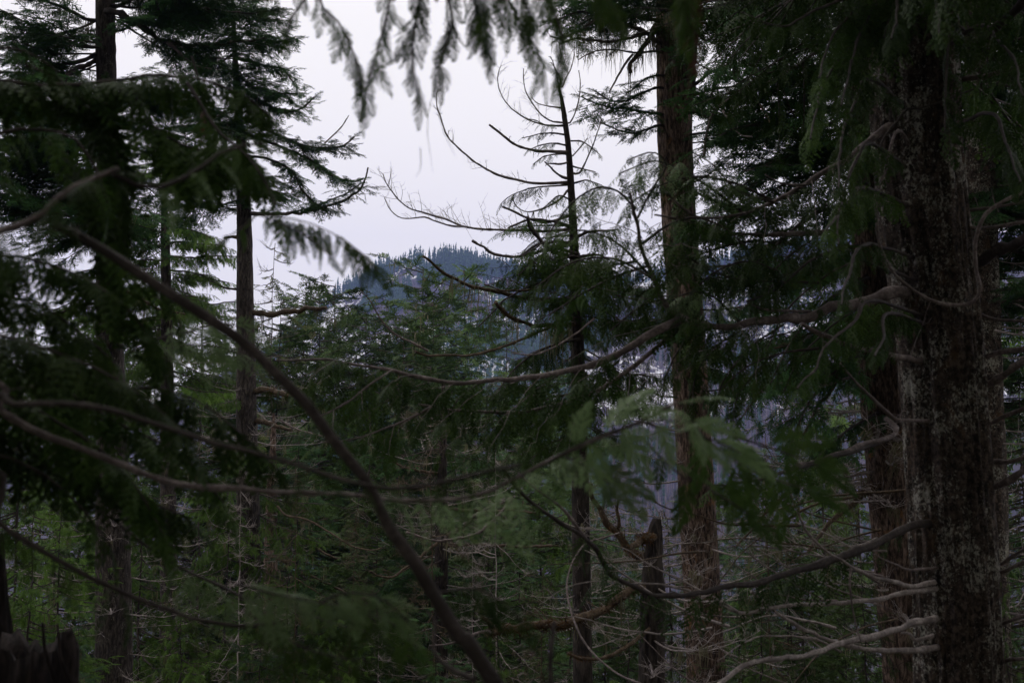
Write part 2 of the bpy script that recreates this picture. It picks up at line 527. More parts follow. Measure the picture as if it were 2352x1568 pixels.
# the wood on the mountain: far too many trunks to count
def far_wood(name, n, seed, dead, mat, pxr, dr, ridge=False):
    r = np.random.default_rng(seed)
    mb = MB()
    px = r.uniform(pxr[0], pxr[1], n)
    d = r.uniform(dr[0], dr[1], n) if not ridge else CD - 4 - 60 * r.random(n) ** 2
    x = (px - 1176) / FPX * d * 1.0
    y = d * CP
    z = ground_h(x, y)
    dens = fbm(np.stack([x * 0.012, y * 0.004, 0 * x], -1), 40 + dead, 3)
    keep = (dens > (0.40 if not dead else 0.35)) | ridge
    near_knoll = np.sqrt((x - KNOLL[0]) ** 2 + (z - KNOLL[2]) ** 2) < 60
    keep &= ~(near_knoll & (r.random(n) < 0.85))
    x, y, z = x[keep], y[keep], z[keep]
    k = len(x)
    h = r.uniform(8, 20, k) * (0.7 + 0.6 * r.random(k))
    w = h * r.uniform(0.11, 0.20, k)
    if dead:
        a = np.array([0, 2.09, 4.19])
        V = np.concatenate([np.stack([np.cos(a), np.sin(a), 0 * a], -1), [[0, 0, 1]]])
        F = np.array([[0, 1, 3], [1, 2, 3], [2, 0, 3]])
        W = V[None] * np.stack([0.35 + 0 * h, 0.35 + 0 * h, h * 0.9], -1)[:, None, :]
    else:
        vs, fs = [], []
        for lvl in range(4):
            zb, zt, rr = 0.10 + lvl * 0.21, 0.10 + lvl * 0.21 + 0.29, 1.0 - lvl * 0.21
            o = len(vs)
            for j in range(5):
                an = j * math.pi * 0.4 + lvl * 0.6
                q = rr * (1.0 if j % 2 else 0.6)
                vs.append((q * math.cos(an), q * math.sin(an), zb + (0.03 if j % 2 else 0.08)))
            vs.append((0, 0, zt))
            fs += [(o + j, o + (j + 1) % 5, o + 5) for j in range(5)]
        o = len(vs)
        vs += [(0.12, 0, 0), (-0.06, 0.1, 0), (-0.06, -0.1, 0), (0, 0, 0.3)]
        fs += [(o, o + 1, o + 3), (o + 1, o + 2, o + 3), (o + 2, o, o + 3)]
        V, F = np.array(vs), np.array(fs)
        W = V[None] * np.stack([w, w, h], -1)[:, None, :]
        an = r.uniform(0, 6.28, k)
        c, s = np.cos(an)[:, None], np.sin(an)[:, None]
        W = np.stack([W[..., 0] * c - W[..., 1] * s, W[..., 0] * s + W[..., 1] * c, W[..., 2]], -1)
        W = W + (r.random(W.shape) - 0.5) * (w[:, None, None] * 0.35)
    W = W + np.stack([x, y, z - 0.4], -1)[:, None, :]
    f = (F[None] + (np.arange(k) * len(V))[:, None, None]).reshape(-1, 3)
    mb.add(W, f)
    o = link(name, mb.mesh(name, mat, smooth=False), kind='stuff')
    return o

far_wood('mountain_forest', 8000, 1, False, M['fir'], (600, 1400), (560, 1490))
far_wood('mountain_forest', 1500, 7, False, M['fir'], (1350, 2100), (560, 1490))
far_wood('mountain_forest', 6500, 4, False, M['fir'], (680, 1300), (1050, 1490))
far_wood('ridge_forest', 1500, 2, False, M['fir'], (640, 2100), (0, 0), True)
far_wood('dead_forest', 3500, 3, True, M['wood_dark'], (600, 2100), (520, 1490))
far_wood('dead_forest', 9000, 8, True, M['wood'], (1150, 2100), (520, 1400))

# ------------------------------------------------------------------ foliage templates
def needle_strip(r, p0, p1, n, nl, nw, up=0.55):
    """Needles as slim triangles round a straight twig from p0 to p1 (+ the twig itself)."""
    p0, p1 = np.asarray(p0, float), np.asarray(p1, float)
    ax = norm(p1 - p0)
    side = norm(np.cross(ax, [0, 0, 1.0]))
    upv = np.cross(side, ax)
    t = (np.arange(n) + r.random(n)) / n
    th = np.where(np.arange(n) % 2 == 0, 0.0, math.pi) + r.normal(0, up, n) + np.where(np.arange(n) % 2 == 0, 0.35, -0.35)
    rad = np.cos(th)[:, None] * side + np.sin(th)[:, None] * upv
    d = norm(rad * 0.85 + ax * 0.62 + r.normal(0, 0.08, (n, 3)))
    L = nl * (0.75 + 0.4 * r.random(n)) * np.where(t > 0.9, 0.8, 1)
    b = p0 + (p1 - p0) * t[:, None]
    w = norm(np.cross(d, upv + 0.3 * r.normal(0, 1, (n, 3)))) * nw * 0.5
    V = np.stack([b - w, b + w, b + d * L[:, None]], 1).reshape(-1, 3)
    F = np.arange(3 * n).reshape(-1, 3)
    s = side * nw * 0.6
    V = np.vstack([V, [p0 - s, p0 + s, p1]])
    F = np.vstack([F, [[3 * n, 3 * n + 1, 3 * n + 2]]])
    return V, F

def merge(parts):
    V, F, n = [], [], 0
    for v, f in parts:
        V.append(v); F.append(f + n); n += len(v)
    return np.vstack(V), np.vstack(F)

def fir_spray(seed, pairs=8, nn=30, nl=0.062, nw=0.019, droop=0.10, spread=0.5):
    r = np.random.default_rng(seed)
    parts = []
    f = lambda y: np.array([0.03 * math.sin(y * 5 + seed), y, -droop * y * y])
    for a, b in ((0.0, 0.35), (0.35, 0.7), (0.7, 1.0)):
        parts.append(needle_strip(r, f(a), f(b), max(4, int(nn * 0.6)), nl, nw))
    for i in range(pairs):
        y = 0.08 + 0.80 * i / pairs
        for s in (-1, 1):
            yy = y + 0.04 * r.random()
            L = spread * (1 - 0.75 * yy) * (0.7 + 0.5 * r.random())
            an = math.radians(50 + r.normal(0, 9))
            p = f(yy)
            q = p + np.array([s * math.sin(an) * L, math.cos(an) * L, -droop * 1.5 * L + r.normal(0, 0.06) * L])
            parts.append(needle_strip(r, p, q, max(4, int(nn * L / 0.5)), nl, nw))
            if L > 0.3 and nn > 12:
                m = p + (q - p) * 0.5
                e = m + norm(q - p) * L * 0.25 + np.array([-s * 0.10, 0.10, r.normal(0, 0.03)])
                parts.append(needle_strip(r, m, e, 6, nl, nw))
    return merge(parts)

def cedar_frond(seed, np_=14, droop=0.5, wide=0.38, lw=0.027, few=False):
    """A flat drooping spray of scale leaves: axis, alternate side sprays, and their leaflets."""
    r = np.random.default_rng(seed)
    V, F = [], []
    def quad(a, b, w, nrm=(0, 0, 1.0)):
        a, b = np.asarray(a), np.asarray(b)
        d = b - a
        s = norm(np.cross(d, nrm)) * w * 0.5
        o = len(V)
        V.extend([a, a + d * 0.45 - s, b, a + d * 0.45 + s])
        F.extend([(o, o + 1, o + 2), (o, o + 2, o + 3)])
    f = lambda y: np.array([0.05 * math.sin(y * 3 + seed), y * (1 - 0.12 * droop * y), -droop * 0.55 * y ** 2.2])
    ys = np.linspace(0, 1, 7)
    for a, b in zip(ys[:-1], ys[1:]):
        quad(f(a) , f(b + 0.03), 0.016)
    for i in range(np_):
        y = 0.06 + 0.92 * i / np_
        for s in (-1, 1):
            yy = min(0.98, y + (0.035 if s > 0 else 0) + 0.01 * r.random())
            L = wide * math.sin(math.pi * min(1, 0.30 + 0.66 * yy)) * (0.75 + 0.4 * r.random()) * (1 - 0.3 * yy)
            an = math.radians(46 + r.normal(0, 7))
            p = f(yy)
            t = f(min(1, yy + 0.02)) - p
            t = t / np.linalg.norm(t)
            d = s * math.sin(an) * np.array([1.0, 0, 0]) + math.cos(an) * t + np.array([0, 0, -0.22 * droop - 0.1 * r.random()])
            d = norm(d)
            e = p + d * L
            bend = np.array([0, 0.05 * L, -0.18 * droop * L])
            quad(p, e + bend, lw * 0.8)
            k = max(2, int((4.5 if few else 6) * L / wide))
            for j in range(k):
                u = (j + 0.6) / (k + 0.3)
                b = p + d * L * u + bend * u * u
                for s2 in (-1, 1):
                    l2 = 0.068 * (1 - 0.5 * u) * (0.8 + 0.4 * r.random())
                    sd = norm(np.cross(d, [0, 0, 1.0])) * s2
                    quad(b, b + (d * 0.72 + sd * 0.62 + np.array([0, 0, r.normal(0, 0.12)])) * l2, lw)
    return np.array(V), np.array(F)

FIR = [fir_spray(s) for s in (1, 2, 3, 4)]
FIR_DROOP = [fir_spray(s, droop=0.42) for s in (5, 6, 7)]
FIR_MID = [fir_spray(s, pairs=7, nn=12, nl=0.082, nw=0.042) for s in (11, 12, 13)]
FIR_MID_DROOP = [fir_spray(s, pairs=7, nn=12, nl=0.082, nw=0.042, droop=0.42) for s in (14, 15, 16)]
FIR_FAR = [fir_spray(s, pairs=6, nn=8, nl=0.13, nw=0.06, droop=0.15) for s in (21, 22, 23)]
HEM = [fir_spray(s, pairs=10, nn=32, nl=0.042, nw=0.019, droop=0.35, spread=0.42) for s in (31, 32, 33)]
HEM_MID = [fir_spray(s, pairs=8, nn=9, nl=0.064, nw=0.050, droop=0.35, spread=0.42) for s in (34, 35, 36)]
CED = [cedar_frond(s, droop=dr) for s, dr in ((1, 0.4), (2, 0.7), (3, 0.9), (4, 0.6))]
CED_FAN = [cedar_frond(s, np_=15, droop=dr, wide=0.34, lw=0.042) for s, dr in ((41, 0.3), (42, 0.5))]
CED_NARROW = [cedar_frond(s, np_=12, droop=dr, wide=0.20, lw=0.03) for s, dr in ((8, 0.3), (9, 0.5))]
CED_LOW = [cedar_frond(s, np_=6, droop=dr, lw=0.085, few=True) for s, dr in ((51, 0.6), (52, 0.9))]
CED_MID = [cedar_frond(s, np_=9, droop=dr, lw=0.042, few=True) for s, dr in ((5, 0.6), (6, 0.9), (7, 1.1))]
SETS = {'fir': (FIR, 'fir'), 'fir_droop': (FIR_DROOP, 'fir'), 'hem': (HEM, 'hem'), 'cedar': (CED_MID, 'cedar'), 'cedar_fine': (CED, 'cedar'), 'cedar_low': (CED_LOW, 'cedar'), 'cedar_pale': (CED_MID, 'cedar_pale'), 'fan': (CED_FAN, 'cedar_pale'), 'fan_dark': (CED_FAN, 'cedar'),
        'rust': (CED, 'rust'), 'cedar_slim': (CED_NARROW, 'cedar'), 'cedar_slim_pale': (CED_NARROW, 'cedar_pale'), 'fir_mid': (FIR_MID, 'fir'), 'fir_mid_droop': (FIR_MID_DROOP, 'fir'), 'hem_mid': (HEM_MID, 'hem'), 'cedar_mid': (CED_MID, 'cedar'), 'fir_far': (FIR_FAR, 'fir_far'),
        'sparse_far': (FIR_FAR, 'sparse'), 'hem_far': (FIR_FAR, 'hem'), 'cedar_far': (CED_MID, 'cedar')}

def along(path, t):
    L = np.concatenate([[0], np.cumsum(np.linalg.norm(np.diff(path, axis=0), axis=1))])
    s = np.asarray(t) * L[-1]
    P = np.stack([np.interp(s, L, path[:, k]) for k in range(3)], 1)
    G = norm(np.gradient(path, axis=0))
    T = norm(np.stack([np.interp(s, L, G[:, k]) for k in range(3)], 1))
    return P, T, L[-1]

def leafage(mb, path, kind, rng, t0=0.15, gap=0.09, size=0.4, down=0.2, fwd=0.6, out=0.85, taper=0.6, rnd=0.18, plane=None, thin=1.0, tip=True, up=0.0):
    """Sprays on both sides of a limb. plane: a fixed normal for the sheet of sprays (default: horizontal sheet)."""
    tm, _ = SETS[kind]
    L = np.sum(np.linalg.norm(np.diff(path, axis=0), axis=1))
    n = max(2, int(L * (1 - t0) / gap))
    t = t0 + (1 - t0) * (np.arange(n) + rng.random(n) * 0.9) / n
    keep = rng.random(n) < thin
    t = t[keep]
    n = len(t)
    if n == 0:
        return
    P, T, _ = along(path, t)
    Z = np.array([0, 0, 1.0]) if plane is None else norm(np.asarray(plane, float))
    S = norm(np.cross(T, Z))
    sgn = np.where(np.arange(n) % 2 == 0, 1.0, -1.0)[:, None]
    D = T * fwd + S * sgn * out + np.array([0, 0, -1.0]) * (down * (0.6 + 0.8 * rng.random((n, 1)))) + rng.normal(0, rnd, (n, 3)) + Z * up * rng.random((n, 1))
    sz = size * (1 - taper * np.clip((t - t0) / max(1e-6, 1 - t0), 0, 1) ** 1.5) * (0.65 + 0.6 * rng.random(n)) * np.clip(0.45 + 2.2 * (t - t0) / max(1e-6, 1 - t0), 0, 1)
    N = Z + rng.normal(0, 0.35, (n, 3))
    which = rng.integers(0, len(tm), n)
    for k in range(len(tm)):
        m = which == k
        if m.any():
            place(mb, tm[k], P[m], D[m], N[m], sz[m])
    if tip:
        place(mb, tm[0], P[-1:], T[-1:] + np.array([0, 0, -0.25 * down]), Z[None], size * (1 - 0.55 * taper))

def lichen_strands(mb, P, rng, length=0.25, per=9, w=0.004):
    """Wispy beard lichen hanging from the points P."""
    for p in np.asarray(P).reshape(-1, 3):
        ll = length * (0.5 + rng.random())
        for _ in range(per):
            o = p + rng.normal(0, 0.035, 3) * np.array([1, 1, 0.3])
            k = 5
            z = np.linspace(0, 1, k)
            l2 = ll * (0.35 + 0.75 * rng.random())
            xy = np.cumsum(rng.normal(0, 0.012, (k, 2)), 0)
            c = o + np.stack([xy[:, 0], xy[:, 1], -z * l2], 1)
            a = rng.uniform(0, 3.14)
            wd = np.array([math.cos(a), math.sin(a), 0]) * w
            sc = np.array([1, 1.3, 1.1, 0.8, 0.25])[:, None]
            v = np.concatenate([c - wd * sc, c + wd * sc])
            i = np.arange(k - 1)
            mb.add(v, np.stack([i, i + 1, i + 1 + k, i + k], 1))

def side_twigs(mb, path, rng, n, L, r0, up=0.4, t0=0.2, fork=2, fwd=0.5):
    """Bare dead twigs on a limb, each with a few finer ones."""
    t = t0 + (1 - t0) * rng.random(n)
    P, T, _ = along(path, t)
    Z = np.array([0, 0, 1.0])
    S = norm(np.cross(T, Z))
    for k in range(n):
        d = norm(T[k] * fwd + S[k] * rng.choice([-1, 1]) * 0.8 + Z * rng.normal(up, 0.45))
        l = L * (0.4 + 0.8 * rng.random()) * (1 - 0.4 * t[k])
        q = P[k] + d * l + Z * 0.15 * l * up + rng.normal(0, 0.05, 3) * l
        mid = (P[k] + q) / 2 + rng.normal(0, 0.06, 3) * l
        pp = smooth_path([P[k], mid, q], 6)
        tube(mb, pp, np.linspace(r0, r0 * 0.35, 6), 3, cap=False)
        for _ in range(fork):
            u = rng.integers(2, 5)
            d2 = norm(d * 0.7 + rng.normal(0, 0.6, 3))
            e = pp[u] + d2 * l * 0.45 * (0.5 + rng.random())
            m2 = (pp[u] + e) / 2 + rng.normal(0, 0.04, 3) * l
            tube(mb, np.array([pp[u], m2, e]), [r0 * 0.55, r0 * 0.4, r0 * 0.22], 3, cap=False)

# ------------------------------------------------------------------ tree builders
class Tree:
    def __init__(self, name, label, cat, line, bark, top=6.0, group=None, seg=40, ring=0.10, amp=0.012, furrow=11.0, seed=1, extend=True, tip_r=None, lean=None):
        """line: (px, py, width in picture units, depth) from top to bottom; carried on to the ground and, by `top` metres, upwards."""
        self.rng = np.random.default_rng(seed)
        P = np.array([at(a, b, d) for a, b, w, d in line])
        R = np.array([w * 0.5 / FPX * d for a, b, w, d in line])
        pts = [np.append(p, r) for p, r in zip(P, R)]
        dn = norm(P[-1] - P[-2])
        taper = (R[-1] - R[-2]) / max(np.linalg.norm(P[-1] - P[-2]), 1e-6)
        s = 0.0
        p = P[-1].copy()
        while p[2] > gz(p[0], p[1]) - 0.25 and s < 60:
            p = p + dn * 0.25
            dn = norm(dn + np.array([0, 0, -0.03]))
            s += 0.25
        if s > 0:
            pts.append(np.append((P[-1] + p) / 2, R[-1] + taper * s * 0.4))
            pts.append(np.append(p, R[-1] * 1.12 + taper * s * 0.7))
        if extend and top > 0:
            upd = norm(P[0] - P[1])
            upd = norm(upd + np.array([0, 0, 0.6]))
            q = P[0] + upd * top
            pts.insert(0, np.append((P[0] + q) / 2, R[0] * 0.8))
            pts.insert(0, np.append(q, R[0] * 0.55 if tip_r is None else tip_r))
        pts = np.array(pts)
        L = np.sum(np.linalg.norm(np.diff(pts[:, :3], axis=0), axis=1))
        n = int(np.clip(L / ring, 12, 330))
        S = smooth_path(pts, n)
        self.axis, self.rad = S[:, :3], S[:, 3]
        self.base = self.axis[-1].copy()
        self.root = thing(name, label, cat, self.base, group)
        mb = MB()
        a = np.linspace(0, 2 * math.pi, seg, endpoint=False)
        T = norm(np.gradient(self.axis, axis=0))
        U = norm(np.cross(T, np.array([0, 1.0, 0.02])))
        V = np.cross(T, U)
        dirs = np.cos(a)[None, :, None] * U[:, None, :] + np.sin(a)[None, :, None] * V[:, None, :]
        zz = np.concatenate([[0], np.cumsum(np.linalg.norm(np.diff(self.axis, axis=0), axis=1))])
        k = furrow
        q = np.stack([np.cos(a)[None] * k * self.rad[:, None] * 3 + 0 * zz[:, None], np.sin(a)[None] * k * self.rad[:, None] * 3 + 0 * zz[:, None], np.broadcast_to(zz[:, None] * 2.2, (n, seg))], -1)
        ridge = 1 - np.abs(2 * fbm(q, seed, 3) - 1) * 1.8
        plate = vnoise(q * np.array([2.3, 2.3, 3.2]), seed + 3)
        lump = vnoise(q * np.array([0.25, 0.25, 0.35]), seed + 9) - 0.5
        disp = amp * (ridge * 1.3 + plate * 0.8 - 1.1) + lump * self.rad[:, None] * 0.13
        ring_v = self.axis[:, None, :] + dirs * (self.rad[:, None] + disp)[..., None]
        i = np.arange(n - 1)[:, None] * seg
        j = np.arange(seg)[None, :]
        kk = (j + 1) % seg
        mb.add(ring_v, np.stack([i + j, i + j + seg, i + kk + seg, i + kk], -1).reshape(-1, 4))
        mb.add(np.vstack([ring_v[0], self.axis[:1]]), [[x, (x + 1) % seg, seg] for x in range(seg)])
        self.trunk = link('trunk', mb.mesh('trunk', bark, self.base), self.root)
        self.beard = None

    def part(self, name, mb, mat, parent=None, kind=None):
        """Adds a part (or, under `parent`, a sub-part); geometry is in world metres."""
        if mb.n == 0:
            return None
        if parent is None:
            o = np.asarray(self.base, np.float32)
            return link(name, mb.mesh(name, mat, o), self.root, kind=kind)
        return link(name, mb.mesh(name, mat, self.base), parent, kind=kind)

    def at_trunk(self, z):
        k = int(np.argmin(np.abs(self.axis[:, 2] - z)))
        return self.axis[k], self.rad[k]

    def limb(self, pts, d0, d1, w0, w1, leaf=None, mat='wood', sides=7, wob=1.0, twigs=0, twig_len=0.35, beard=0, beard_len=0.25, name='branch', to_trunk=True, moss=0, dm=None, start=None, sub=None, **lf):
        """One branch drawn along picture points from its root to its tip, depth d0 -> d1 (dm: depth midway)."""
        pts = np.asarray(pts, float)
        if sub is None:
            sub = 5 if isinstance(leaf, (str, list)) and (leaf if isinstance(leaf, str) else leaf[0])[:3] in ('fir', 'hem') and max(d0, d1) > 12 else 0
        cl = np.concatenate([[0], np.cumsum(np.hypot(*np.diff(pts, axis=0).T))])
        u = cl / cl[-1]
        dep = d0 + (d1 - d0) * u if dm is None else np.interp(u, [0, 0.5, 1], [d0, dm, d1])
        P = np.array([at(a, b, d) for (a, b), d in zip(pts, dep)])
        R = (w0 + (w1 - w0) * u ** 0.8) * 0.5 / FPX * dep
        pre = []
        if start is not None:
            pre = [np.append(np.asarray(start, float), R[0] * 1.3)]
        elif to_trunk:
            c, rr = self.at_trunk(P[0][2])
            c = c + np.array([0, 0, 0.0])
            g = np.linalg.norm((P[0] - c)[:2])
            if g > rr * 0.6:
                pre = [np.append(c + norm(P[0] - c) * rr * 0.4, R[0] * 1.15)]
        ctl = np.array(pre + [np.append(p, r) for p, r in zip(P, R)])
        L = np.sum(np.linalg.norm(np.diff(ctl[:, :3], axis=0), axis=1))
        n = int(np.clip(L / 0.05, 8, 110))
        S = smooth_path(ctl, n)
        path, rad = S[:, :3], np.maximum(S[:, 3], 0.0012)
        ph = self.rng.uniform(0, 99)
        q = np.stack([np.linspace(0, L * 5.0, n) + ph, 0 * rad + ph, 0 * rad], -1)
        wv = np.stack([fbm(q, 1 + k, 3) - 0.5 for k in range(3)], -1) * (np.median(rad) * 2.4 * wob)
        wv *= np.clip(np.linspace(0, 4, n), 0, 1)[:, None]
        path = path + wv
        rad = rad * (0.80 + 0.40 * vnoise(q * 4, 8) + 1.6 * np.clip(vnoise(q * 3, 12) - 0.74, 0, 1))
        mb = MB()
        tube(mb, path, rad, sides)
        if twigs:
            side_twigs(mb, path, self.rng, twigs, twig_len, max(0.002, np.median(rad) * 0.28))
        b = self.part(name, mb, M[mat])
        if leaf:
            for lk in ([leaf] if isinstance(leaf, str) else leaf):
                if dep.mean() > 12:
                    lk = {'fir': 'fir_mid', 'fir_droop': 'fir_mid_droop', 'hem': 'hem_mid', 'cedar': 'cedar_mid'}.get(lk, lk)
                fm = MB()
                leafage(fm, path, lk, self.rng, **lf)
                if sub and lk[:3] in ('fir', 'hem', 'ced') and L > 0.5:
                    t0 = lf.get('t0', 0.15)
                    ns = max(2, int(L * sub))
                    sw = MB()
                    for k in range(ns):
                        t = t0 + (0.92 - t0) * (k + self.rng.random()) / ns
                        p, T, _ = along(path, [t])
                        sd = norm(np.cross(T[0], [0, 0, 1.0])) * (-1 if k % 2 else 1)
                        l = min(1.1, 0.42 * L) * (1 - 0.65 * t) * (0.6 + 0.7 * self.rng.random())
                        d = norm(T[0] * 0.7 + sd * 0.8 + np.array([0, 0, self.rng.normal(-0.05, 0.22)]))
                        v = np.linspace(0, 1, 8)[:, None]
                        q = p[0] + d * l * v + np.array([0, 0, -0.25 * l * lf.get('down', 0.2)]) * v ** 1.5 + np.array([0, 0, 0.12 * l]) * v ** 3
                        if lk[:3] == 'ced':
                            q = q + np.array([0, 0, -0.22 * l]) * v ** 2 + self.rng.normal(0, 0.02, q.shape) * l * v
                        tube(sw, q, np.linspace(0.006, 0.0025, 8) * (0.45 if lk[:3] == 'ced' else 1), 4, cap=False)
                        leafage(fm, q, {'cedar': 'cedar_mid'}.get(lk, lk), self.rng, t0=0.12, gap=0.085 if lk[:3] != 'ced' else 0.068, size=lf.get('size', 0.4) * 0.85, down=lf.get('down', 0.2), rnd=lf.get('rnd', 0.25))
                    self.part('side_limbs', sw, M[mat], b, 'stuff')
                self.part('foliage', fm, M[SETS[lk][1]], b, 'stuff')
        if beard:
            P2, _, _ = along(path, 0.1 + 0.85 * self.rng.random(beard))
            fm = MB()
            lichen_strands(fm, P2, self.rng, beard_len)
            self.part('beard_lichen', fm, M['lichen'], b, 'stuff')
        if moss:
            fm = MB()
            tuft(fm, path, rad, self.rng, moss)
            self.part('moss', fm, M['moss'], b, 'stuff')
        return b, path

def tuft(mb, path, rad, rng, n):
    """Shaggy dry moss: short blades in clumps on a limb."""
    c = rng.random(max(2, n // 40))
    t = np.clip(c[rng.integers(0, len(c), n)] + rng.normal(0, 0.05, n), 0.02, 0.98)
    P, T, _ = along(path, t)
    r = np.interp(t, np.linspace(0, 1, len(rad)), rad)
    a = rng.uniform(0, 6.28, n)
    S = norm(np.cross(T, [0, 0, 1.0]))
    U = np.cross(S, T)
    D = np.cos(a)[:, None] * S + np.sin(a)[:, None] * U
    b = P + D * r[:, None] * 0.8
    e = b + (D + rng.normal(0, 0.5, (n, 3)) + np.array([0, 0, -0.35])) * (r[:, None] * (0.6 + 0.8 * rng.random((n, 1))) + 0.004)
    w = norm(np.cross(D, T)) * (r[:, None] * 0.16 + 0.001)
    mb.add(np.stack([b - w, b + w, e], 1).reshape(-1, 3), np.arange(3 * n).reshape(-1, 3))

# branches of one kind share mesh data: wood + foliage, root at the origin, growing along +Y
def branch_kind(seed, kind, L=2.2, droop=0.25, tipup=0.25, gap=0.09, size=0.44, r0=0.022, mat='wood_dark', down=0.25, thin=1.0, beard=3, sub=8):
    r = np.random.default_rng(seed)
    u = np.linspace(0, 1, 22)
    bend = r.normal(0, 0.10)
    path = np.stack([bend * u * u * L + 0.05 * np.sin(u * 7 + seed), u * L, (-droop * u + (droop * 0.5 + tipup) * u ** 2.5) * L * 0.6 + 0.02 * np.sin(u * 11 + seed)], 1)
    wood, fol = MB(), MB()
    tube(wood, path, np.linspace(r0, r0 * 0.2, 22), 5)
    leafage(fol, path, kind, r, t0=0.22, gap=gap, size=size, down=down, thin=thin)
    for k in range(sub):                                     # side limbs carry most of the spray
        t = 0.18 + 0.62 * (k + r.random()) / sub
        P, T, _ = along(path, [t])
        s = -1 if k % 2 else 1
        l = L * 0.42 * (1 - 0.55 * t) * (0.8 + 0.5 * r.random())
        d = norm(T[0] * 0.75 + np.array([s * 0.75, 0, -0.1 + r.normal(0, 0.12)]))
        v = np.linspace(0, 1, 9)[:, None]
        sp = P[0] + d * l * v + np.array([0, 0.12 * l, -0.18 * droop * 2 * l]) * v ** 2
        tube(wood, sp, np.linspace(r0 * 0.5, r0 * 0.15, 9), 4)
        leafage(fol, sp, kind, r, t0=0.1, gap=gap * 0.7, size=size * 0.85, down=down, thin=thin)
    if sub == 0:
        side_twigs(wood, path, r, 14, 0.5, r0 * 0.3)
    lm = None
    if beard:
        lb = MB()
        P, _, _ = along(path, 0.1 + 0.8 * r.random(beard))
        lichen_strands(lb, P, r, 0.22, 8)
        lm = lb.mesh('beard_lichen', M['lichen'])
    return wood.mesh('branch', M[mat]), (fol.mesh('foliage', M[SETS[kind][1]]) if fol.n else None), lm

KINDS_B = {
    'fir': [branch_kind(100 + k, 'fir_mid', droop=0.15 + 0.1 * (k % 3), beard=2 + k % 3) for k in range(5)],
    'fir_droop': [branch_kind(120 + k, 'fir_mid_droop', droop=0.5, tipup=0.05, down=0.7, beard=4) for k in range(3)],
    'hem': [branch_kind(140 + k, 'hem_mid', droop=0.35, tipup=0.0, down=0.8, gap=0.08, size=0.36, beard=2) for k in range(3)],
    'fir_mid': [branch_kind(160 + k, 'fir_mid', droop=0.3, gap=0.12, size=0.5, beard=3) for k in range(4)],
    'hem_mid': [branch_kind(180 + k, 'hem_mid', droop=0.35, tipup=0.0, down=0.9, gap=0.10, size=0.42, beard=3) for k in range(3)],
    'cedar': [branch_kind(200 + k, 'cedar_mid', droop=0.45, tipup=0.2, down=0.9, gap=0.09, size=0.34, beard=0) for k in range(2)],
    'dead': [branch_kind(220 + k, 'fir_far', sub=0, thin=0.0, mat='wood_pale', droop=0.3, tipup=0.3, beard=4, r0=0.018) for k in range(4)],
}

OPEN = [(690, -400, 1190, 545), (1190, 120, 1300, 420), (700, 540, 1000, 640)]        # where the photograph looks through to the sky

def whorls(tree, py0, py1, n, kind, length, az=(0, 360), tilt=(-8, 14), lenjit=0.35, avoid=True, seed=5, top_len=None):
    """n library branches on a trunk between two picture heights."""
    r = np.random.default_rng(seed)
    ax = tree.axis
    _, ppy, _ = project(ax)
    made = 0
    tries = 0
    lib = KINDS_B[kind]
    while made < n and tries < n * 8:
        tries += 1
        py = r.uniform(py0, py1)
        k = int(np.argmin(np.abs(ppy - py)))
        if not (0 < k < len(ax) - 1):
            continue
        a = math.radians(r.uniform(*az))
        l = length * (1 - lenjit + 2 * lenjit * r.random())
        if top_len is not None:
            u = np.clip((py - py0) / (py1 - py0), 0, 1)
            l *= top_len + (1 - top_len) * u
        tl = math.radians(r.uniform(*tilt))
        d = np.array([math.sin(a) * math.cos(tl), math.cos(a) * math.cos(tl), math.sin(tl)])
        if avoid:
            bad = False
            for q in (0.55, 0.8, 1.02):
                x, y, dd = project(ax[k] + d * l * q)
                if dd < 3.5 or any(b[0] < x < b[2] and b[1] < y < b[3] for b in OPEN):
                    bad = True
            if bad:
                continue
        w, f, lm = lib[r.integers(0, len(lib))]
        o = link('branch', w, tree.root, ax[k] - tree.base)
        o.rotation_euler = (tl, r.normal(0, 0.25), -a)
        s = l / 2.2
        o.scale = (s, s, s)
        if f is not None:
            link('foliage', f, o, kind='stuff')
        if lm is not None and r.random() < 0.7:
            link('beard_lichen', lm, o, kind='stuff')
        made += 1

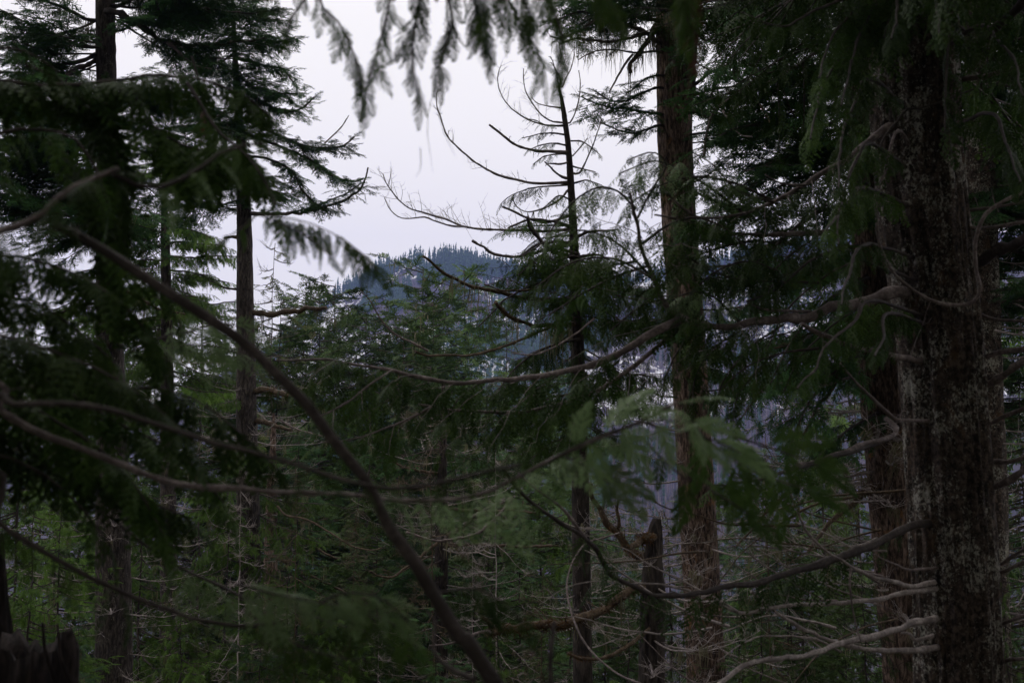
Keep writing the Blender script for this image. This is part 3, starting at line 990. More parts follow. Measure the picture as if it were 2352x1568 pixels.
# ------------------------------------------------------------------ trees further back: trunk + crown, copies share mesh data
def crown_kind(seed, kind, H=12.0, R=2.7, limbs=84, gap=0.20, size=0.72, droop=0.3, thin=1.0, dead_twigs=0, z0=0.06, power=0.6, bark='bark_far', down=0.3, upsweep=0.0, r0=0.055, rnd=0.3):
    r = np.random.default_rng(seed)
    wood, fol, brd = MB(), MB(), MB()
    zz = np.linspace(0, H, 40)
    cx = np.cumsum(r.normal(0, 0.012, 40)); cyy = np.cumsum(r.normal(0, 0.012, 40))
    axis = np.stack([cx, cyy, zz], 1)
    tube(wood, axis, np.maximum(r0 * (1 - zz / H) ** 0.9, 0.008) * (0.9 + 0.2 * r.random(40)), 9)
    for k in range(limbs):
        u = z0 + (1 - z0) * ((k + r.random()) / limbs) ** 0.95
        z = u * H
        l = R * max(0.05, (1 - u)) ** power * (0.55 + 0.65 * r.random()) + 0.12
        a = r.uniform(0, 6.283)
        c = np.array([np.interp(z, zz, cx), np.interp(z, zz, cyy), z])
        v = np.linspace(0, 1, 8)[:, None]
        dirn = np.array([math.cos(a), math.sin(a), 0])
        dr = droop if thin > 0 else droop * r.uniform(-0.5, 1.9)
        up2 = 0.9 if thin > 0 else r.uniform(-0.4, 1.1)
        path = c + dirn * l * v + np.array([0, 0, 1.0]) * l * (upsweep * v - dr * v + (dr * up2) * v ** 2.4)
        path = path + r.normal(0, 0.02 if thin > 0 else 0.045, path.shape) * l * v
        tube(wood, path, np.linspace(0.012 + 0.008 * l, 0.004, 8), 3, cap=False)
        if r.random() < thin:
            leafage(fol, path, kind, r, t0=0.12, gap=gap, size=size * (0.6 + 0.4 * min(1, l / 1.5)), down=down, taper=0.5, rnd=rnd)
        elif dead_twigs:
            side_twigs(wood, path, r, dead_twigs, 0.45, 0.006, fork=2)
        if r.random() < 0.35 and l > 0.6:
            P, _, _ = along(path, 0.3 + 0.6 * r.random(2))
            lichen_strands(brd, P, r, 0.28, 5, 0.007)
    out = [wood.mesh('trunk', M[bark]), fol.mesh('crown', M[SETS[kind][1]]) if fol.n else None, brd.mesh('beard_lichen', M['lichen']) if brd.n else None]
    return out

CROWNS = {
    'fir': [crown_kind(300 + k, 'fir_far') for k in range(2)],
    'tall': [crown_kind(315 + k, 'fir_far', z0=0.36, limbs=96, power=0.5) for k in range(1)],  # high crown for the added firs, shaped to shade from above the frame
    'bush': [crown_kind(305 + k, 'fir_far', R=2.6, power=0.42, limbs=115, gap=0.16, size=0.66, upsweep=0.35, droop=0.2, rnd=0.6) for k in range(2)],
    'firfine': [crown_kind(310 + k, 'fir_mid', H=9, R=2.3, gap=0.17, size=0.58, limbs=76) for k in range(1)],
    'hem': [crown_kind(320 + k, 'hem_far', droop=0.45, down=0.8, R=2.5, gap=0.19, size=0.6) for k in range(1)],
    'hemfine': [crown_kind(330 + k, 'hem_mid', H=8, R=2.1, droop=0.5, down=0.9, gap=0.15, size=0.5, limbs=70) for k in range(1)],
    'sparse': [crown_kind(340 + k, 'sparse_far', limbs=70, thin=0.62, dead_twigs=8, gap=0.24, size=0.55) for k in range(3)],
    'dead': [crown_kind(350 + k, 'sparse_far', limbs=40, thin=0.0, dead_twigs=16, bark=['wood_mossy', 'wood_pale'][k], R=2.4, upsweep=0.0, droop=0.55, r0=0.045) for k in range(2)],
    'cedar': [crown_kind(360 + k, 'cedar_mid', H=7, R=1.9, droop=0.7, down=1.0, gap=0.16, size=0.48, limbs=60, upsweep=0.15) for k in range(1)],
}
HEIGHT = {'fir': 12, 'tall': 12, 'bush': 12, 'firfine': 9, 'hem': 12, 'hemfine': 8, 'sparse': 12, 'dead': 12, 'cedar': 7}
NAME = {'fir': ('fir_tree', 'fir'), 'bush': ('fir_tree', 'fir'), 'firfine': ('fir_tree', 'fir'), 'hem': ('hemlock_tree', 'hemlock'), 'hemfine': ('hemlock_tree', 'hemlock'), 'sparse': ('spruce_tree', 'spruce'),
        'dead': ('dead_tree', 'dead tree'), 'cedar': ('young_cedar', 'cedar')}

def back_tree(kind, px, depth, top_py, label, group, seed, fat=1.0):
    r = np.random.default_rng(seed)
    top = at(px, top_py, depth)
    x, y = top[0], top[1]
    z = gz(x, y) - 0.1
    h = top[2] - z
    s = h / HEIGHT[kind]
    w, c, b = CROWNS[kind][r.integers(0, len(CROWNS[kind]))]
    nm, cat = NAME[kind]
    root = thing(nm, label, cat, (x, y, z), group)
    root.rotation_euler = (r.normal(0, 0.015), r.normal(0, 0.015), r.uniform(0, 6.28))
    sx = s * fat
    root.scale = (1, 1, 1)
    for n_, m_, kd in (('trunk', w, None), ('crown', c, 'stuff'), ('beard_lichen', b, 'stuff')):
        if m_ is not None:
            o = link(n_, m_, root, kind=kd)
            o.scale = (sx, sx, s)
    return root

G_BACK = 'conifers standing down the slope'
BACK = [
    # kind, px, depth, top py, fat, label
    ('sparse', 640, 44, 560, 0.8, 'thin spruce with bare twigs against the sky just right of the slim dark trunk'),
    ('sparse', 700, 50, 640, 0.9, 'thin spruce with half bare twigs poking up left of the mountain'),
    ('bush', 765, 58, 655, 1.15, 'bushy fir whose top meets the left foot of the mountain'),
    ('bush', 828, 52, 720, 1.15, 'low fir in front of the left end of the mountain ridge'),
    ('bush', 962, 62, 622, 1.15, 'light green fir in front of the mountain below the ridge top'),
    ('bush', 905, 48, 730, 1.15, 'shorter fir beside the light green one in front of the mountain'),
    ('bush', 1095, 60, 618, 1.15, 'slender light green fir before the snow patch of the mountain'),
    ('bush', 1030, 52, 690, 1.15, 'fir standing between the two light green firs before the mountain'),
    ('sparse', 1165, 46, 720, 0.8, 'thin spruce at the right end of the firs before the mountain'),
    ('bush', 1000, 36, 840, 1.15, 'fir in the middle of the picture under the cedar bough'),
    ('hem', 850, 34, 830, 0.9, 'hemlock behind the leaning stem in the middle of the picture'),
    ('sparse', 1120, 30, 880, 0.9, 'lichen hung spruce below the long cedar bough'),
    ('bush', 1250, 38, 850, 1.15, 'fir behind the thin dead topped cedar'),
    ('hem', 400, 46, 650, 0.9, 'hemlock between the two trunks on the left'),
    ('fir', 310, 40, 760, 0.8, 'fir low between the two trunks on the left'),
    ('hem', 150, 34, 700, 0.9, 'hemlock left of the spotted trunk under the sky gap'),
    ('fir', 60, 26, 560, 0.8, 'dark fir at the left edge of the picture'),
    ('fir', 20, 42, 660, 0.9, 'fir far back at the left edge of the picture'),
    ('sparse', 480, 40, 730, 0.8, 'brownish spruce left of the slim dark trunk'),
    ('firfine', 690, 26, 1010, 1.0, 'dark young fir right of the slim dark trunk low down'),
    ('hemfine', 320, 22, 1130, 1.1, 'bright green young hemlock right of the spotted trunk low down'),
    ('hemfine', 150, 19, 1150, 1.1, 'bright green young hemlock left of the spotted trunk low down'),
    ('hemfine', 520, 23, 1160, 1.1, 'bright green young hemlock before the foot of the slim dark trunk'),
    ('sparse', 800, 25, 1120, 1.0, 'sparse lichen hung spruce behind the leaning stem low down'),
    ('firfine', 940, 24, 1130, 1.0, 'fir low in the middle left of the mossy limbs'),
    ('sparse', 1080, 22, 1180, 1.0, 'sparse spruce behind the mossy orange limb'),
    ('firfine', 1200, 26, 1090, 1.0, 'fir behind the mossy orange limb'),
    ('hemfine', 1310, 24, 1180, 1.0, 'yellow green hemlock left of the forked mossy trunk'),
    ('firfine', 1390, 30, 1140, 1.0, 'fir just left of the forked mossy trunk'),
    ('sparse', 1250, 19, 1330, 1.1, 'sparse lichen hung spruce under the mossy orange limb'),
    ('firfine', 1000, 18, 1360, 1.1, 'dark fir low in the middle of the picture'),
    ('hemfine', 780, 17, 1370, 1.1, 'dark hemlock low beside the leaning stem'),
    ('firfine', 600, 18, 1340, 1.0, 'dark fir low beside the foot of the slim dark trunk'),
    ('hemfine', 420, 16, 1400, 1.1, 'dark hemlock low left of the slim dark trunk'),
    ('firfine', 180, 15, 1380, 1.0, 'dark fir low behind the broken stump'),
    ('cedar', 1440, 19, 1330, 1.0, 'young cedar left of the forked mossy trunk'),
    ('cedar', 1570, 13, 1470, 1.1, 'young cedar with drooping sprays at the foot of the brown trunk'),
    ('cedar', 1730, 15, 1340, 1.1, 'young cedar with bright drooping sprays right of the brown trunk'),
    ('cedar', 1850, 13, 1440, 1.1, 'young cedar with hanging green sprays under the pale dead limbs'),
    ('cedar', 1985, 14, 1330, 1.0, 'young cedar left of the foot of the lichened trunk'),
    ('firfine', 1830, 24, 820, 0.9, 'dark fir behind the cedar boughs left of the lichened trunk'),
    ('hemfine', 1910, 21, 960, 1.0, 'hemlock close left of the lichen streaked trunk'),
    ('firfine', 1760, 27, 1020, 0.9, 'dark fir right of the brown trunk'),
    ('sparse', 1800, 19, 1120, 1.0, 'sparse spruce behind the bare limbs right of the brown trunk'),
    ('fir', 1950, 32, 640, 0.7, 'tall dark fir behind the thicket left of the big trunk'),
    ('fir', 2330, 22, -60, 0.8, 'tall fir with bright gaps at the right edge of the picture'),
    ('hem', 2270, 26, 140, 0.9, 'tall hemlock just right of the big lichened trunk'),
    ('firfine', 2320, 17, 560, 1.0, 'green fir at the right edge half way up'),
    ('sparse', 2345, 14, 860, 1.0, 'sparse brownish spruce at the right edge low down'),
    ('firfine', 2270, 20, 900, 1.0, 'dark fir behind the right side of the big trunk'),
    ('cedar', 2330, 11, 1290, 1.0, 'young cedar in the bottom right corner'),
    ('bush', 640, 45, 695, 1.2, 'bushy fir whose crown fills the skyline below the mossy branch'),
    ('bush', 735, 49, 672, 1.1, 'bushy brownish green fir just left of the mountain foot'),
    ('bush', 450, 44, 712, 1.2, 'bushy fir at the skyline left of the slim dark trunk'),
    ('bush', 180, 46, 745, 1.2, 'bushy fir under the bright sky gap left of the spotted trunk'),
    ('fir', 520, 55, 800, 0.9, 'fir far back left of the slim dark trunk below its stub'),
    ('bush', 680, 60, 760, 1.15, 'fir far back right of the slim dark trunk below the mossy branch'),
    ('bush', 1180, 55, 860, 1.15, 'fir far back below the snow patch of the mountain'),
    ('fir', 1330, 48, 960, 0.9, 'fir far back behind the dead topped cedar trunk'),
    ('sparse', 1420, 44, 900, 0.8, 'thin twiggy spruce left of the brown trunk before the purple slope'),
    ('fir', 1460, 40, 1180, 0.9, 'low fir left of the brown trunk under the purple slope'),
    ('sparse', 1690, 36, 1230, 0.9, 'low sparse spruce right of the brown trunk under the purple slope'),
    ('hem', 240, 48, 780, 1.0, 'hemlock far back behind the spotted trunk'),
    ('hem', 90, 40, 820, 1.0, 'hemlock far back at the left under the sky gap'),
    ('fir', 1960, 36, 760, 0.9, 'fir far back between the lichened trunk and the cedar boughs'),
    ('hemfine', 1680, 22, 1330, 1.1, 'green hemlock low between the brown trunk and the pale limbs'),
    ('hemfine', 1160, 17, 1420, 1.1, 'green hemlock at the bottom under the mossy orange limb'),
    ('firfine', 1330, 16, 1440, 1.1, 'yellowish fir at the bottom left of the forked mossy trunk'),
    ('hemfine', 60, 17, 1180, 1.1, 'green hemlock behind the cut off trunk at the left edge'),
    ('hemfine', 660, 22, 1200, 1.1, 'green hemlock between the slim dark trunk and the dead grey tree'),
    ('hemfine', 1548, 24, 1190, 1.2, 'green hemlock just left of the brown trunk under the violet slope'),
    ('firfine', 1695, 25, 1170, 1.2, 'dark fir just right of the brown trunk under the violet slope'),
    ('bush', 1620, 40, 1120, 1.2, 'bushy fir far back behind the brown trunk'),
    ('bush', 1120, 24, 1100, 1.3, 'bushy green fir behind the long arc of a limb in the lower middle'),
    ('bush', 1390, 21, 1230, 1.3, 'bushy green fir close left of the forked mossy trunk'),
    ('bush', 1800, 19, 1210, 1.3, 'bushy green fir between the brown trunk and the pale limbs'),
    ('bush', 880, 23, 1160, 1.3, 'bushy green fir right of the leaning stem low down'),
    ('bush', 1940, 17, 1330, 1.2, 'bushy green fir low left of the lichen streaked trunk'),
    ('dead', 1140, 19, 1020, 1.1, 'dead tree with mossy arching limbs left of the forked mossy trunk'),
    ('dead', 1350, 18, 1060, 1.1, 'dead tree with mossy arching limbs beside the forked mossy trunk'),
    ('dead', 1010, 20, 960, 1.1, 'dead tree with brown tangled limbs by the slim trunk in the middle'),
    ('dead', 1760, 17, 1000, 1.1, 'dead tree with mossy arching limbs right of the brown trunk'),
    ('dead', 560, 19, 1120, 1.0, 'dead tree with brown tangled limbs before the slim dark trunk'),
    ('dead', 1230, 14, 1300, 1.0, 'dead tree with mossy arching limbs under the orange mossy limb'),
    ('dead', 690, 21, 1040, 0.8, 'dead grey tree with a broom of pale twigs under the leaning stem'),
    ('dead', 795, 20, 1160, 0.8, 'dead tree with pale forked twigs beside the leaning stem'),
    ('dead', 1085, 21, 1250, 0.9, 'dead tree with tangled reddish twigs under the long arc of a limb'),
    ('dead', 865, 15, 1420, 0.9, 'dead tree with pale twigs at the bottom of the picture'),
    ('dead', 930, 32, 850, 0.8, 'dead tree with grey twigs below the firs before the mountain'),
]
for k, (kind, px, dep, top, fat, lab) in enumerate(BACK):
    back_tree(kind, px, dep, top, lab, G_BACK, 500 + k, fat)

# ------------------------------------------------------------------ the trees with trunks in full view
def patch(k, pts):
    ox, oy = {1: (0, 0), 2: (752.6, 0), 3: (1505.3, 0), 4: (0, 501.5), 5: (752.6, 501.5), 6: (1505.3, 501.5), 7: (0, 1003.8), 8: (752.6, 1003.8), 9: (1505.3, 1003.8)}[k]
    return [(ox + 0.36 * a, oy + 0.36 * b) for a, b in pts]

# spotted fir on the left
t1 = Tree('fir_tree', 'tall fir with a dark straight trunk spotted pale grey, leftmost trunk', 'fir',
          [(242, -10, 42, 20), (246, 300, 45, 20), (252, 700, 60, 20), (258, 1100, 70, 20), (262, 1568, 80, 20)], M['bark_left'], top=9, seg=40, ring=0.08, amp=0.016, seed=1)
t1.limb(patch(1, [(690, 70), (760, 85), (850, 135), (950, 205), (1050, 265), (1200, 290), (1350, 285), (1520, 270), (1700, 250)]), 19.8, 18.5, 15, 5, 'fir', 'wood_dark', t0=0.3, gap=0.05, size=0.42, down=0.15, rnd=0.3)
t1.limb(patch(1, [(1070, 275), (1140, 330), (1200, 390), (1260, 425), (1350, 440)]), 18.9, 18.6, 9, 4, 'fir', 'wood_dark', to_trunk=False, t0=0.35, gap=0.06, size=0.3)
t1.limb(patch(1, [(700, 60), (850, 0), (1000, -60), (1300, -120)]), 20, 18.8, 10, 4, 'fir', 'wood_dark', t0=0.15, gap=0.05, size=0.45, beard=4)
t1.limb(patch(1, [(730, 10), (900, -20), (1100, 20), (1350, 60), (1600, 90), (1800, 60)]), 20, 19, 9, 4, 'fir', 'wood_dark', t0=0.25, gap=0.05, size=0.45, down=0.2, rnd=0.3)
t1.limb(patch(1, [(730, 120), (850, 200), (950, 260), (1050, 330), (1150, 370)]), 20, 21, 6, 3, 'fir', 'wood_dark', t0=0.35, gap=0.07, size=0.36)
t1.limb(patch(1, [(620, 345), (560, 370), (480, 400), (390, 412), (280, 440)]), 20, 19.3, 11, 6, 'fir', 'wood_dark', t0=0.4, gap=0.06, size=0.36)
t1.limb(patch(1, [(620, 385), (500, 440), (400, 500), (300, 560), (200, 615), (90, 670), (-60, 720)]), 20, 18, 12, 9, 'fir', 'wood_dark', t0=0.3, gap=0.06, size=0.42, rnd=0.3)
t1.limb(patch(1, [(620, 130), (540, 120), (440, 60), (330, 20), (150, -40)]), 20, 19, 10, 5, 'fir', 'wood_dark', t0=0.2, gap=0.05, size=0.42, beard=8, beard_len=0.4)
t1.limb(patch(1, [(630, 300), (560, 300), (480, 285), (380, 230), (250, 200), (100, 190)]), 20, 18.8, 8, 4, 'fir', 'wood_dark', t0=0.25, gap=0.05, size=0.42)
t1.limb(patch(1, [(610, 660), (500, 655), (350, 650), (200, 640), (60, 610)]), 20, 19, 6, 3, 'fir_droop', 'wood_dark', t0=0.2, gap=0.06, size=0.5, down=0.6)
t1.limb(patch(1, [(600, 860), (520, 900), (420, 920), (300, 900), (150, 880)]), 20, 19, 9, 4, 'fir_droop', 'wood_dark', t0=0.2, gap=0.06, size=0.5, down=0.6, beard=4)
t1.limb(patch(4, [(770, 460), (850, 490), (950, 550), (1050, 590), (1180, 610)]), 20, 19.5, 9, 4, 'hem', 'wood_mossy', t0=0.45, gap=0.07, size=0.3, beard=9, beard_len=0.42)
t1.limb(patch(4, [(620, 480), (560, 400), (520, 340)]), 20, 20.3, 6, 4, None, 'wood_dark')
t1.limb(patch(4, [(620, 540), (540, 550), (470, 575), (380, 600), (250, 620)]), 20, 19.5, 8, 4, 'hem', 'wood_dark', t0=0.3, gap=0.06, size=0.35, beard=3)
t1.limb(patch(4, [(770, 370), (820, 340), (880, 330), (960, 320)]), 20, 20, 6, 3, None, 'wood', twigs=4, twig_len=0.2)
whorls(t1, -500, 120, 26, 'fir', 2.6, az=(40, 320), seed=21)
whorls(t1, 100, 560, 36, 'fir', 2.3, az=(150, 330), seed=22)
whorls(t1, 560, 1000, 22, 'hem', 1.7, az=(120, 340), tilt=(-20, 2), seed=23)
whorls(t1, 1000, 1600, 22, 'dead', 1.6, az=(60, 300), seed=24)

whorls(t1, 120, 560, 14, 'fir', 1.6, az=(150, 215), tilt=(-25, 0), seed=25)

whorls(t1, -60, 480, 12, 'fir', 2.0, az=(60, 130), tilt=(-22, 5), seed=26)

# slim dark trunk
t2 = Tree('fir_tree', 'fir with a slim dark trunk and thick broken mossy stubs', 'fir',
          [(534, -10, 6, 25), (541, 150, 12, 25), (553, 330, 21, 25), (560, 480, 31, 25), (563, 700, 38, 25), (567, 1000, 46, 25), (572, 1300, 50, 25), (572, 1568, 52, 25)], M['bark_left'], top=2, seg=40, ring=0.08, amp=0.016, seed=2, tip_r=0.02)
t2.limb(patch(1, [(1590, 1360), (1750, 1362), (1900, 1360), (2020, 1335), (2110, 1310), (2200, 1275), (2270, 1235), (2310, 1190), (2355, 1075)]), 25, 23.5, 10, 4, None, 'wood', twigs=10, twig_len=0.35)
t2.limb(patch(1, [(1850, 1362), (1950, 1330), (2050, 1300), (2120, 1270), (2200, 1240), (2300, 1170)]), 24.5, 23.2, 4, 3, 'fir', 'wood_dark', to_trunk=False, t0=0.1, gap=0.06, size=0.42, down=0.5)
t2.limb(patch(1, [(1580, 1000), (1700, 1010), (1850, 1080), (1920, 1200), (2000, 1290), (2080, 1330)]), 25, 24, 7, 3, ['fir', 'sparse_far'], 'wood_dark', t0=0.2, gap=0.07, size=0.42, thin=0.8, down=0.3)
t2.limb(patch(1, [(1580, 860), (1700, 900), (1850, 960), (2000, 1030), (2120, 1120), (2250, 1160), (2310, 1140)]), 25, 23.5, 8, 4, 'fir', 'wood_dark', t0=0.3, gap=0.045, size=0.42, rnd=0.32)
t2.limb(patch(1, [(1560, 760), (1700, 830), (1850, 900), (2000, 940), (2130, 940), (2200, 920), (2260, 870)]), 25, 23.5, 8, 4, 'fir', 'wood_dark', t0=0.3, gap=0.045, size=0.42, rnd=0.32)
t2.limb(patch(1, [(2070, 915), (2120, 870), (2180, 810), (2225, 735)]), 23.6, 23.4, 4, 2, None, 'wood', to_trunk=False, twigs=2, twig_len=0.15)
t2.limb(patch(1, [(1545, 560), (1650, 640), (1750, 690), (1850, 710), (1930, 690), (2010, 620)]), 25, 24, 8, 4, 'fir', 'wood_dark', t0=0.2, gap=0.045, size=0.42, rnd=0.32)
t2.limb(patch(1, [(1540, 500), (1620, 560), (1720, 590), (1820, 600), (1900, 590)]), 25, 24, 7, 4, 'fir', 'wood_dark', t0=0.2, gap=0.045, size=0.45, rnd=0.32)
t2.limb(patch(1, [(1530, 380), (1620, 400), (1700, 420), (1800, 440), (1880, 530)]), 25, 24, 7, 3, 'fir', 'wood_dark', t0=0.2, gap=0.045, size=0.45, rnd=0.32)
t2.limb(patch(1, [(1525, 260), (1650, 280), (1780, 270), (1880, 240)]), 25, 24, 6, 3, 'fir', 'wood_dark', t0=0.2, gap=0.05, size=0.45, rnd=0.32)
t2.limb(patch(4, [(1530, 125), (1490, 118), (1450, 122), (1430, 125)]), 25, 25, 11, 4, None, 'wood_mossy')
t2.limb(patch(4, [(1600, 605), (1700, 608), (1800, 605), (1900, 585), (2000, 572), (2085, 568)]), 25, 24.4, 15, 9, None, 'wood_mossy', beard=6, beard_len=0.3, moss=160)
t2.limb(patch(4, [(1610, 1100), (1700, 1100), (1780, 1110), (1845, 1118)]), 25, 24.6, 17, 13, None, 'wood_mossy', moss=80)
t2.limb(patch(4, [(1620, 1290), (1700, 1300), (1790, 1325), (1860, 1345)]), 25, 24.6, 14, 8, None, 'wood_mossy', moss=100)
t2.limb(patch(4, [(1780, 1280), (1850, 1320), (1950, 1360), (2060, 1390)]), 24.6, 24.2, 5, 3, None, 'wood', twigs=8, twig_len=0.35, to_trunk=False)
t2.limb(patch(4, [(1520, 450), (1450, 450), (1400, 430), (1350, 400)]), 25, 24.6, 6, 3, 'hem', 'wood_dark', t0=0.6, gap=0.1, size=0.25)
whorls(t2, -200, 480, 56, 'fir', 1.9, az=(20, 340), seed=31, top_len=0.5)
whorls(t2, 760, 1568, 35, 'dead', 1.5, az=(40, 330), seed=32)
whorls(t2, 900, 1568, 16, 'hem_mid', 1.5, az=(100, 300), tilt=(-22, 0), seed=33)

whorls(t2, 0, 470, 16, 'fir', 1.5, az=(120, 240), tilt=(-25, 0), seed=34)

# hemlock between them
t3 = Tree('hemlock_tree', 'hemlock with tiers of flat lime green branches between the two left trunks', 'hemlock',
          [(377, 460, 12, 30), (380, 560, 20, 30), (383, 720, 25, 30), (386, 1100, 34, 30), (388, 1568, 40, 30)], M['bark_far'], top=1.5, seg=28, ring=0.12, amp=0.014, seed=3, tip_r=0.02)
for k, (a, b) in enumerate([([(1060, 160), (1150, 150), (1250, 158), (1350, 165), (1420, 175)], 6), ([(1060, 240), (1180, 250), (1300, 245), (1420, 240), (1510, 245)], 6),
                            ([(1070, 330), (1180, 340), (1280, 360), (1380, 395), (1460, 410)], 5), ([(1050, 175), (960, 175), (860, 185), (790, 200)], 6),
                            ([(1050, 460), (950, 455), (850, 455), (790, 465)], 5), ([(1060, 480), (1150, 490), (1250, 500)], 5), ([(1050, 270), (950, 265), (850, 270)], 5),
                            ([(1080, 560), (1200, 545), (1350, 545), (1500, 530)], 6), ([(1055, 50), (1150, 60), (1280, 90), (1350, 130)], 5), ([(1045, 80), (950, 90), (850, 110)], 5)]):
    t3.limb(patch(4, a), 30, 29 + 0.3 * (k % 4), b, 2.5, 'hem', 'wood_dark', t0=0.12, gap=0.05, size=0.5, down=0.75, rnd=0.25, beard=3, beard_len=0.35)
whorls(t3, 200, 900, 64, 'hem_mid', 1.9, az=(0, 360), tilt=(-10, 3), seed=41, top_len=0.4)
whorls(t3, 900, 1568, 32, 'dead', 1.6, seed=42)

# grey trunk low left
t4 = Tree('spruce_tree', 'thin grey spruce trunk with peeling bark below the slim dark trunk', 'spruce', [(627, 1040, 14, 28), (625, 1130, 24, 28), (622, 1300, 30, 28), (620, 1568, 30, 28)], M['bark_fir'], top=1.0, seg=28, ring=0.1, amp=0.015, seed=4, tip_r=0.02)
whorls(t4, 900, 1568, 41, 'dead', 1.3, seed=51)
whorls(t4, 1000, 1200, 19, 'fir_mid', 1.1, seed=52)
t4.limb(patch(7, [(1770, 770), (1850, 810), (1950, 870), (2080, 930), (2220, 1000)]), 26, 25, 9, 5, None, 'wood_mossy', twigs=4, beard=5, beard_len=0.35, moss=60)
t4.limb(patch(7, [(1740, 560), (1850, 600), (1950, 670), (2080, 740), (2250, 795), (2400, 800)]), 26, 24, 8, 4, None, 'wood_mossy', twigs=8, beard=3)

# brown trunk in the middle right
t5 = Tree('fir_tree', 'tall fir with a thick brown trunk streaked orange with moss', 'fir',
          [(1548, -10, 78, 17.5), (1549, 120, 79, 17.5), (1553, 380, 77, 17.5), (1580, 800, 78, 17.5), (1608, 1280, 82, 17.5), (1622, 1568, 86, 17.5)], M['bark_fir'], top=9, seg=64, ring=0.06, amp=0.022, furrow=9, seed=5)
t5.limb([(1578, 240), (1586, 200), (1592, 150), (1597, 90), (1600, 20), (1602, -80)], 17.3, 17.0, 22, 15, 'fir', 'wood_mossy', t0=0.75, gap=0.08, size=0.4)
t5.limb(patch(2, [(2090, 260), (2000, 190), (1900, 160), (1780, 120), (1700, 130), (1620, 190), (1500, 240), (1420, 235)]), 17.3, 16.3, 12, 4, None, 'wood', twigs=16, twig_len=0.45, beard=8, beard_len=0.35)
t5.limb(patch(2, [(2080, 210), (1950, 235), (1850, 260), (1750, 270), (1600, 250), (1480, 280)]), 17.3, 16.5, 9, 4, None, 'wood', twigs=14, twig_len=0.4, beard=10, beard_len=0.3)
t5.limb(patch(2, [(2100, 180), (2050, 260), (2000, 330), (1950, 400), (1935, 460)]), 17.2, 16.8, 16, 8, None, 'wood_mossy', beard=8, beard_len=0.4, moss=120)
t5.limb(patch(2, [(1945, 350), (1890, 420), (1840, 510), (1800, 590)]), 16.9, 16.6, 6, 4, None, 'wood', to_trunk=False)
t5.limb(patch(2, [(2110, 725), (2000, 715), (1900, 690), (1800, 690), (1700, 650), (1620, 620)]), 17.3, 16.2, 7, 3, 'fir', 'wood_dark', t0=0.15, gap=0.06, size=0.4, rnd=0.35, down=0.2)
t5.limb(patch(2, [(2110, 560), (2000, 600), (1900, 640), (1800, 640), (1700, 580)]), 17.3, 16.4, 6, 3, 'fir', 'wood_dark', t0=0.3, gap=0.07, size=0.32, rnd=0.35)
t5.limb(patch(2, [(2050, 120), (1950, 90), (1800, 40), (1600, 10), (1400, -30)]), 17.3, 16, 10, 4, 'fir_droop', 'wood_dark', t0=0.2, gap=0.05, size=0.42, rnd=0.3)
t5.limb(patch(3, [(220, 560), (300, 500), (420, 440), (550, 420), (650, 380), (760, 350), (900, 270)]), 17.3, 16.4, 9, 4, 'fir', 'wood_dark', t0=0.35, gap=0.08, size=0.4)
t5.limb(patch(3, [(225, 610), (280, 605), (320, 625)]), 17.3, 17, 10, 5, None, 'wood_mossy', moss=60)
t5.limb(patch(3, [(270, 220), (330, 260), (400, 290), (440, 330)]), 17.2, 16.9, 7, 3, None, 'wood', to_trunk=False, twigs=5, twig_len=0.3)
t5.limb(patch(3, [(230, 720), (330, 700), (430, 680), (560, 620), (700, 560)]), 17.3, 16.4, 5, 3, 'fir', 'wood_dark', t0=0.5, gap=0.1, size=0.3, twigs=4)
whorls(t5, -500, 60, 28, 'fir', 2.4, az=(20, 340), seed=61)
whorls(t5, 60, 480, 8, 'fir', 1.9, az=(20, 160), seed=62)
whorls(t5, 480, 900, 11, 'fir_droop', 1.6, az=(40, 300), seed=63)
whorls(t5, 900, 1568, 28, 'dead', 1.6, az=(30, 330), seed=64)

t5.limb(patch(2, [(2110, 800), (2020, 830), (1940, 850), (1850, 830), (1760, 790)]), 17.3, 16.4, 6, 3, 'fir', 'wood_dark', t0=0.2, gap=0.07, size=0.36, rnd=0.35, down=0.25)
t5.limb(patch(2, [(2105, 480), (2030, 500), (1960, 560), (1900, 600)]), 17.3, 16.8, 5, 3, 'fir', 'wood_dark', t0=0.3, gap=0.09, size=0.3, rnd=0.35, beard=3)
t5.limb(patch(2, [(2100, 330), (1980, 340), (1850, 320), (1720, 330), (1600, 380)]), 17.3, 16.2, 6, 2.5, None, 'wood', twigs=18, twig_len=0.4, beard=6, beard_len=0.35)
t5.limb(patch(2, [(2060, 60), (1900, 70), (1750, 90), (1620, 80), (1500, 110), (1420, 170)]), 17.3, 16.0, 7, 3, 'fir', 'wood_dark', t0=0.2, gap=0.08, size=0.38, rnd=0.35, down=0.4)

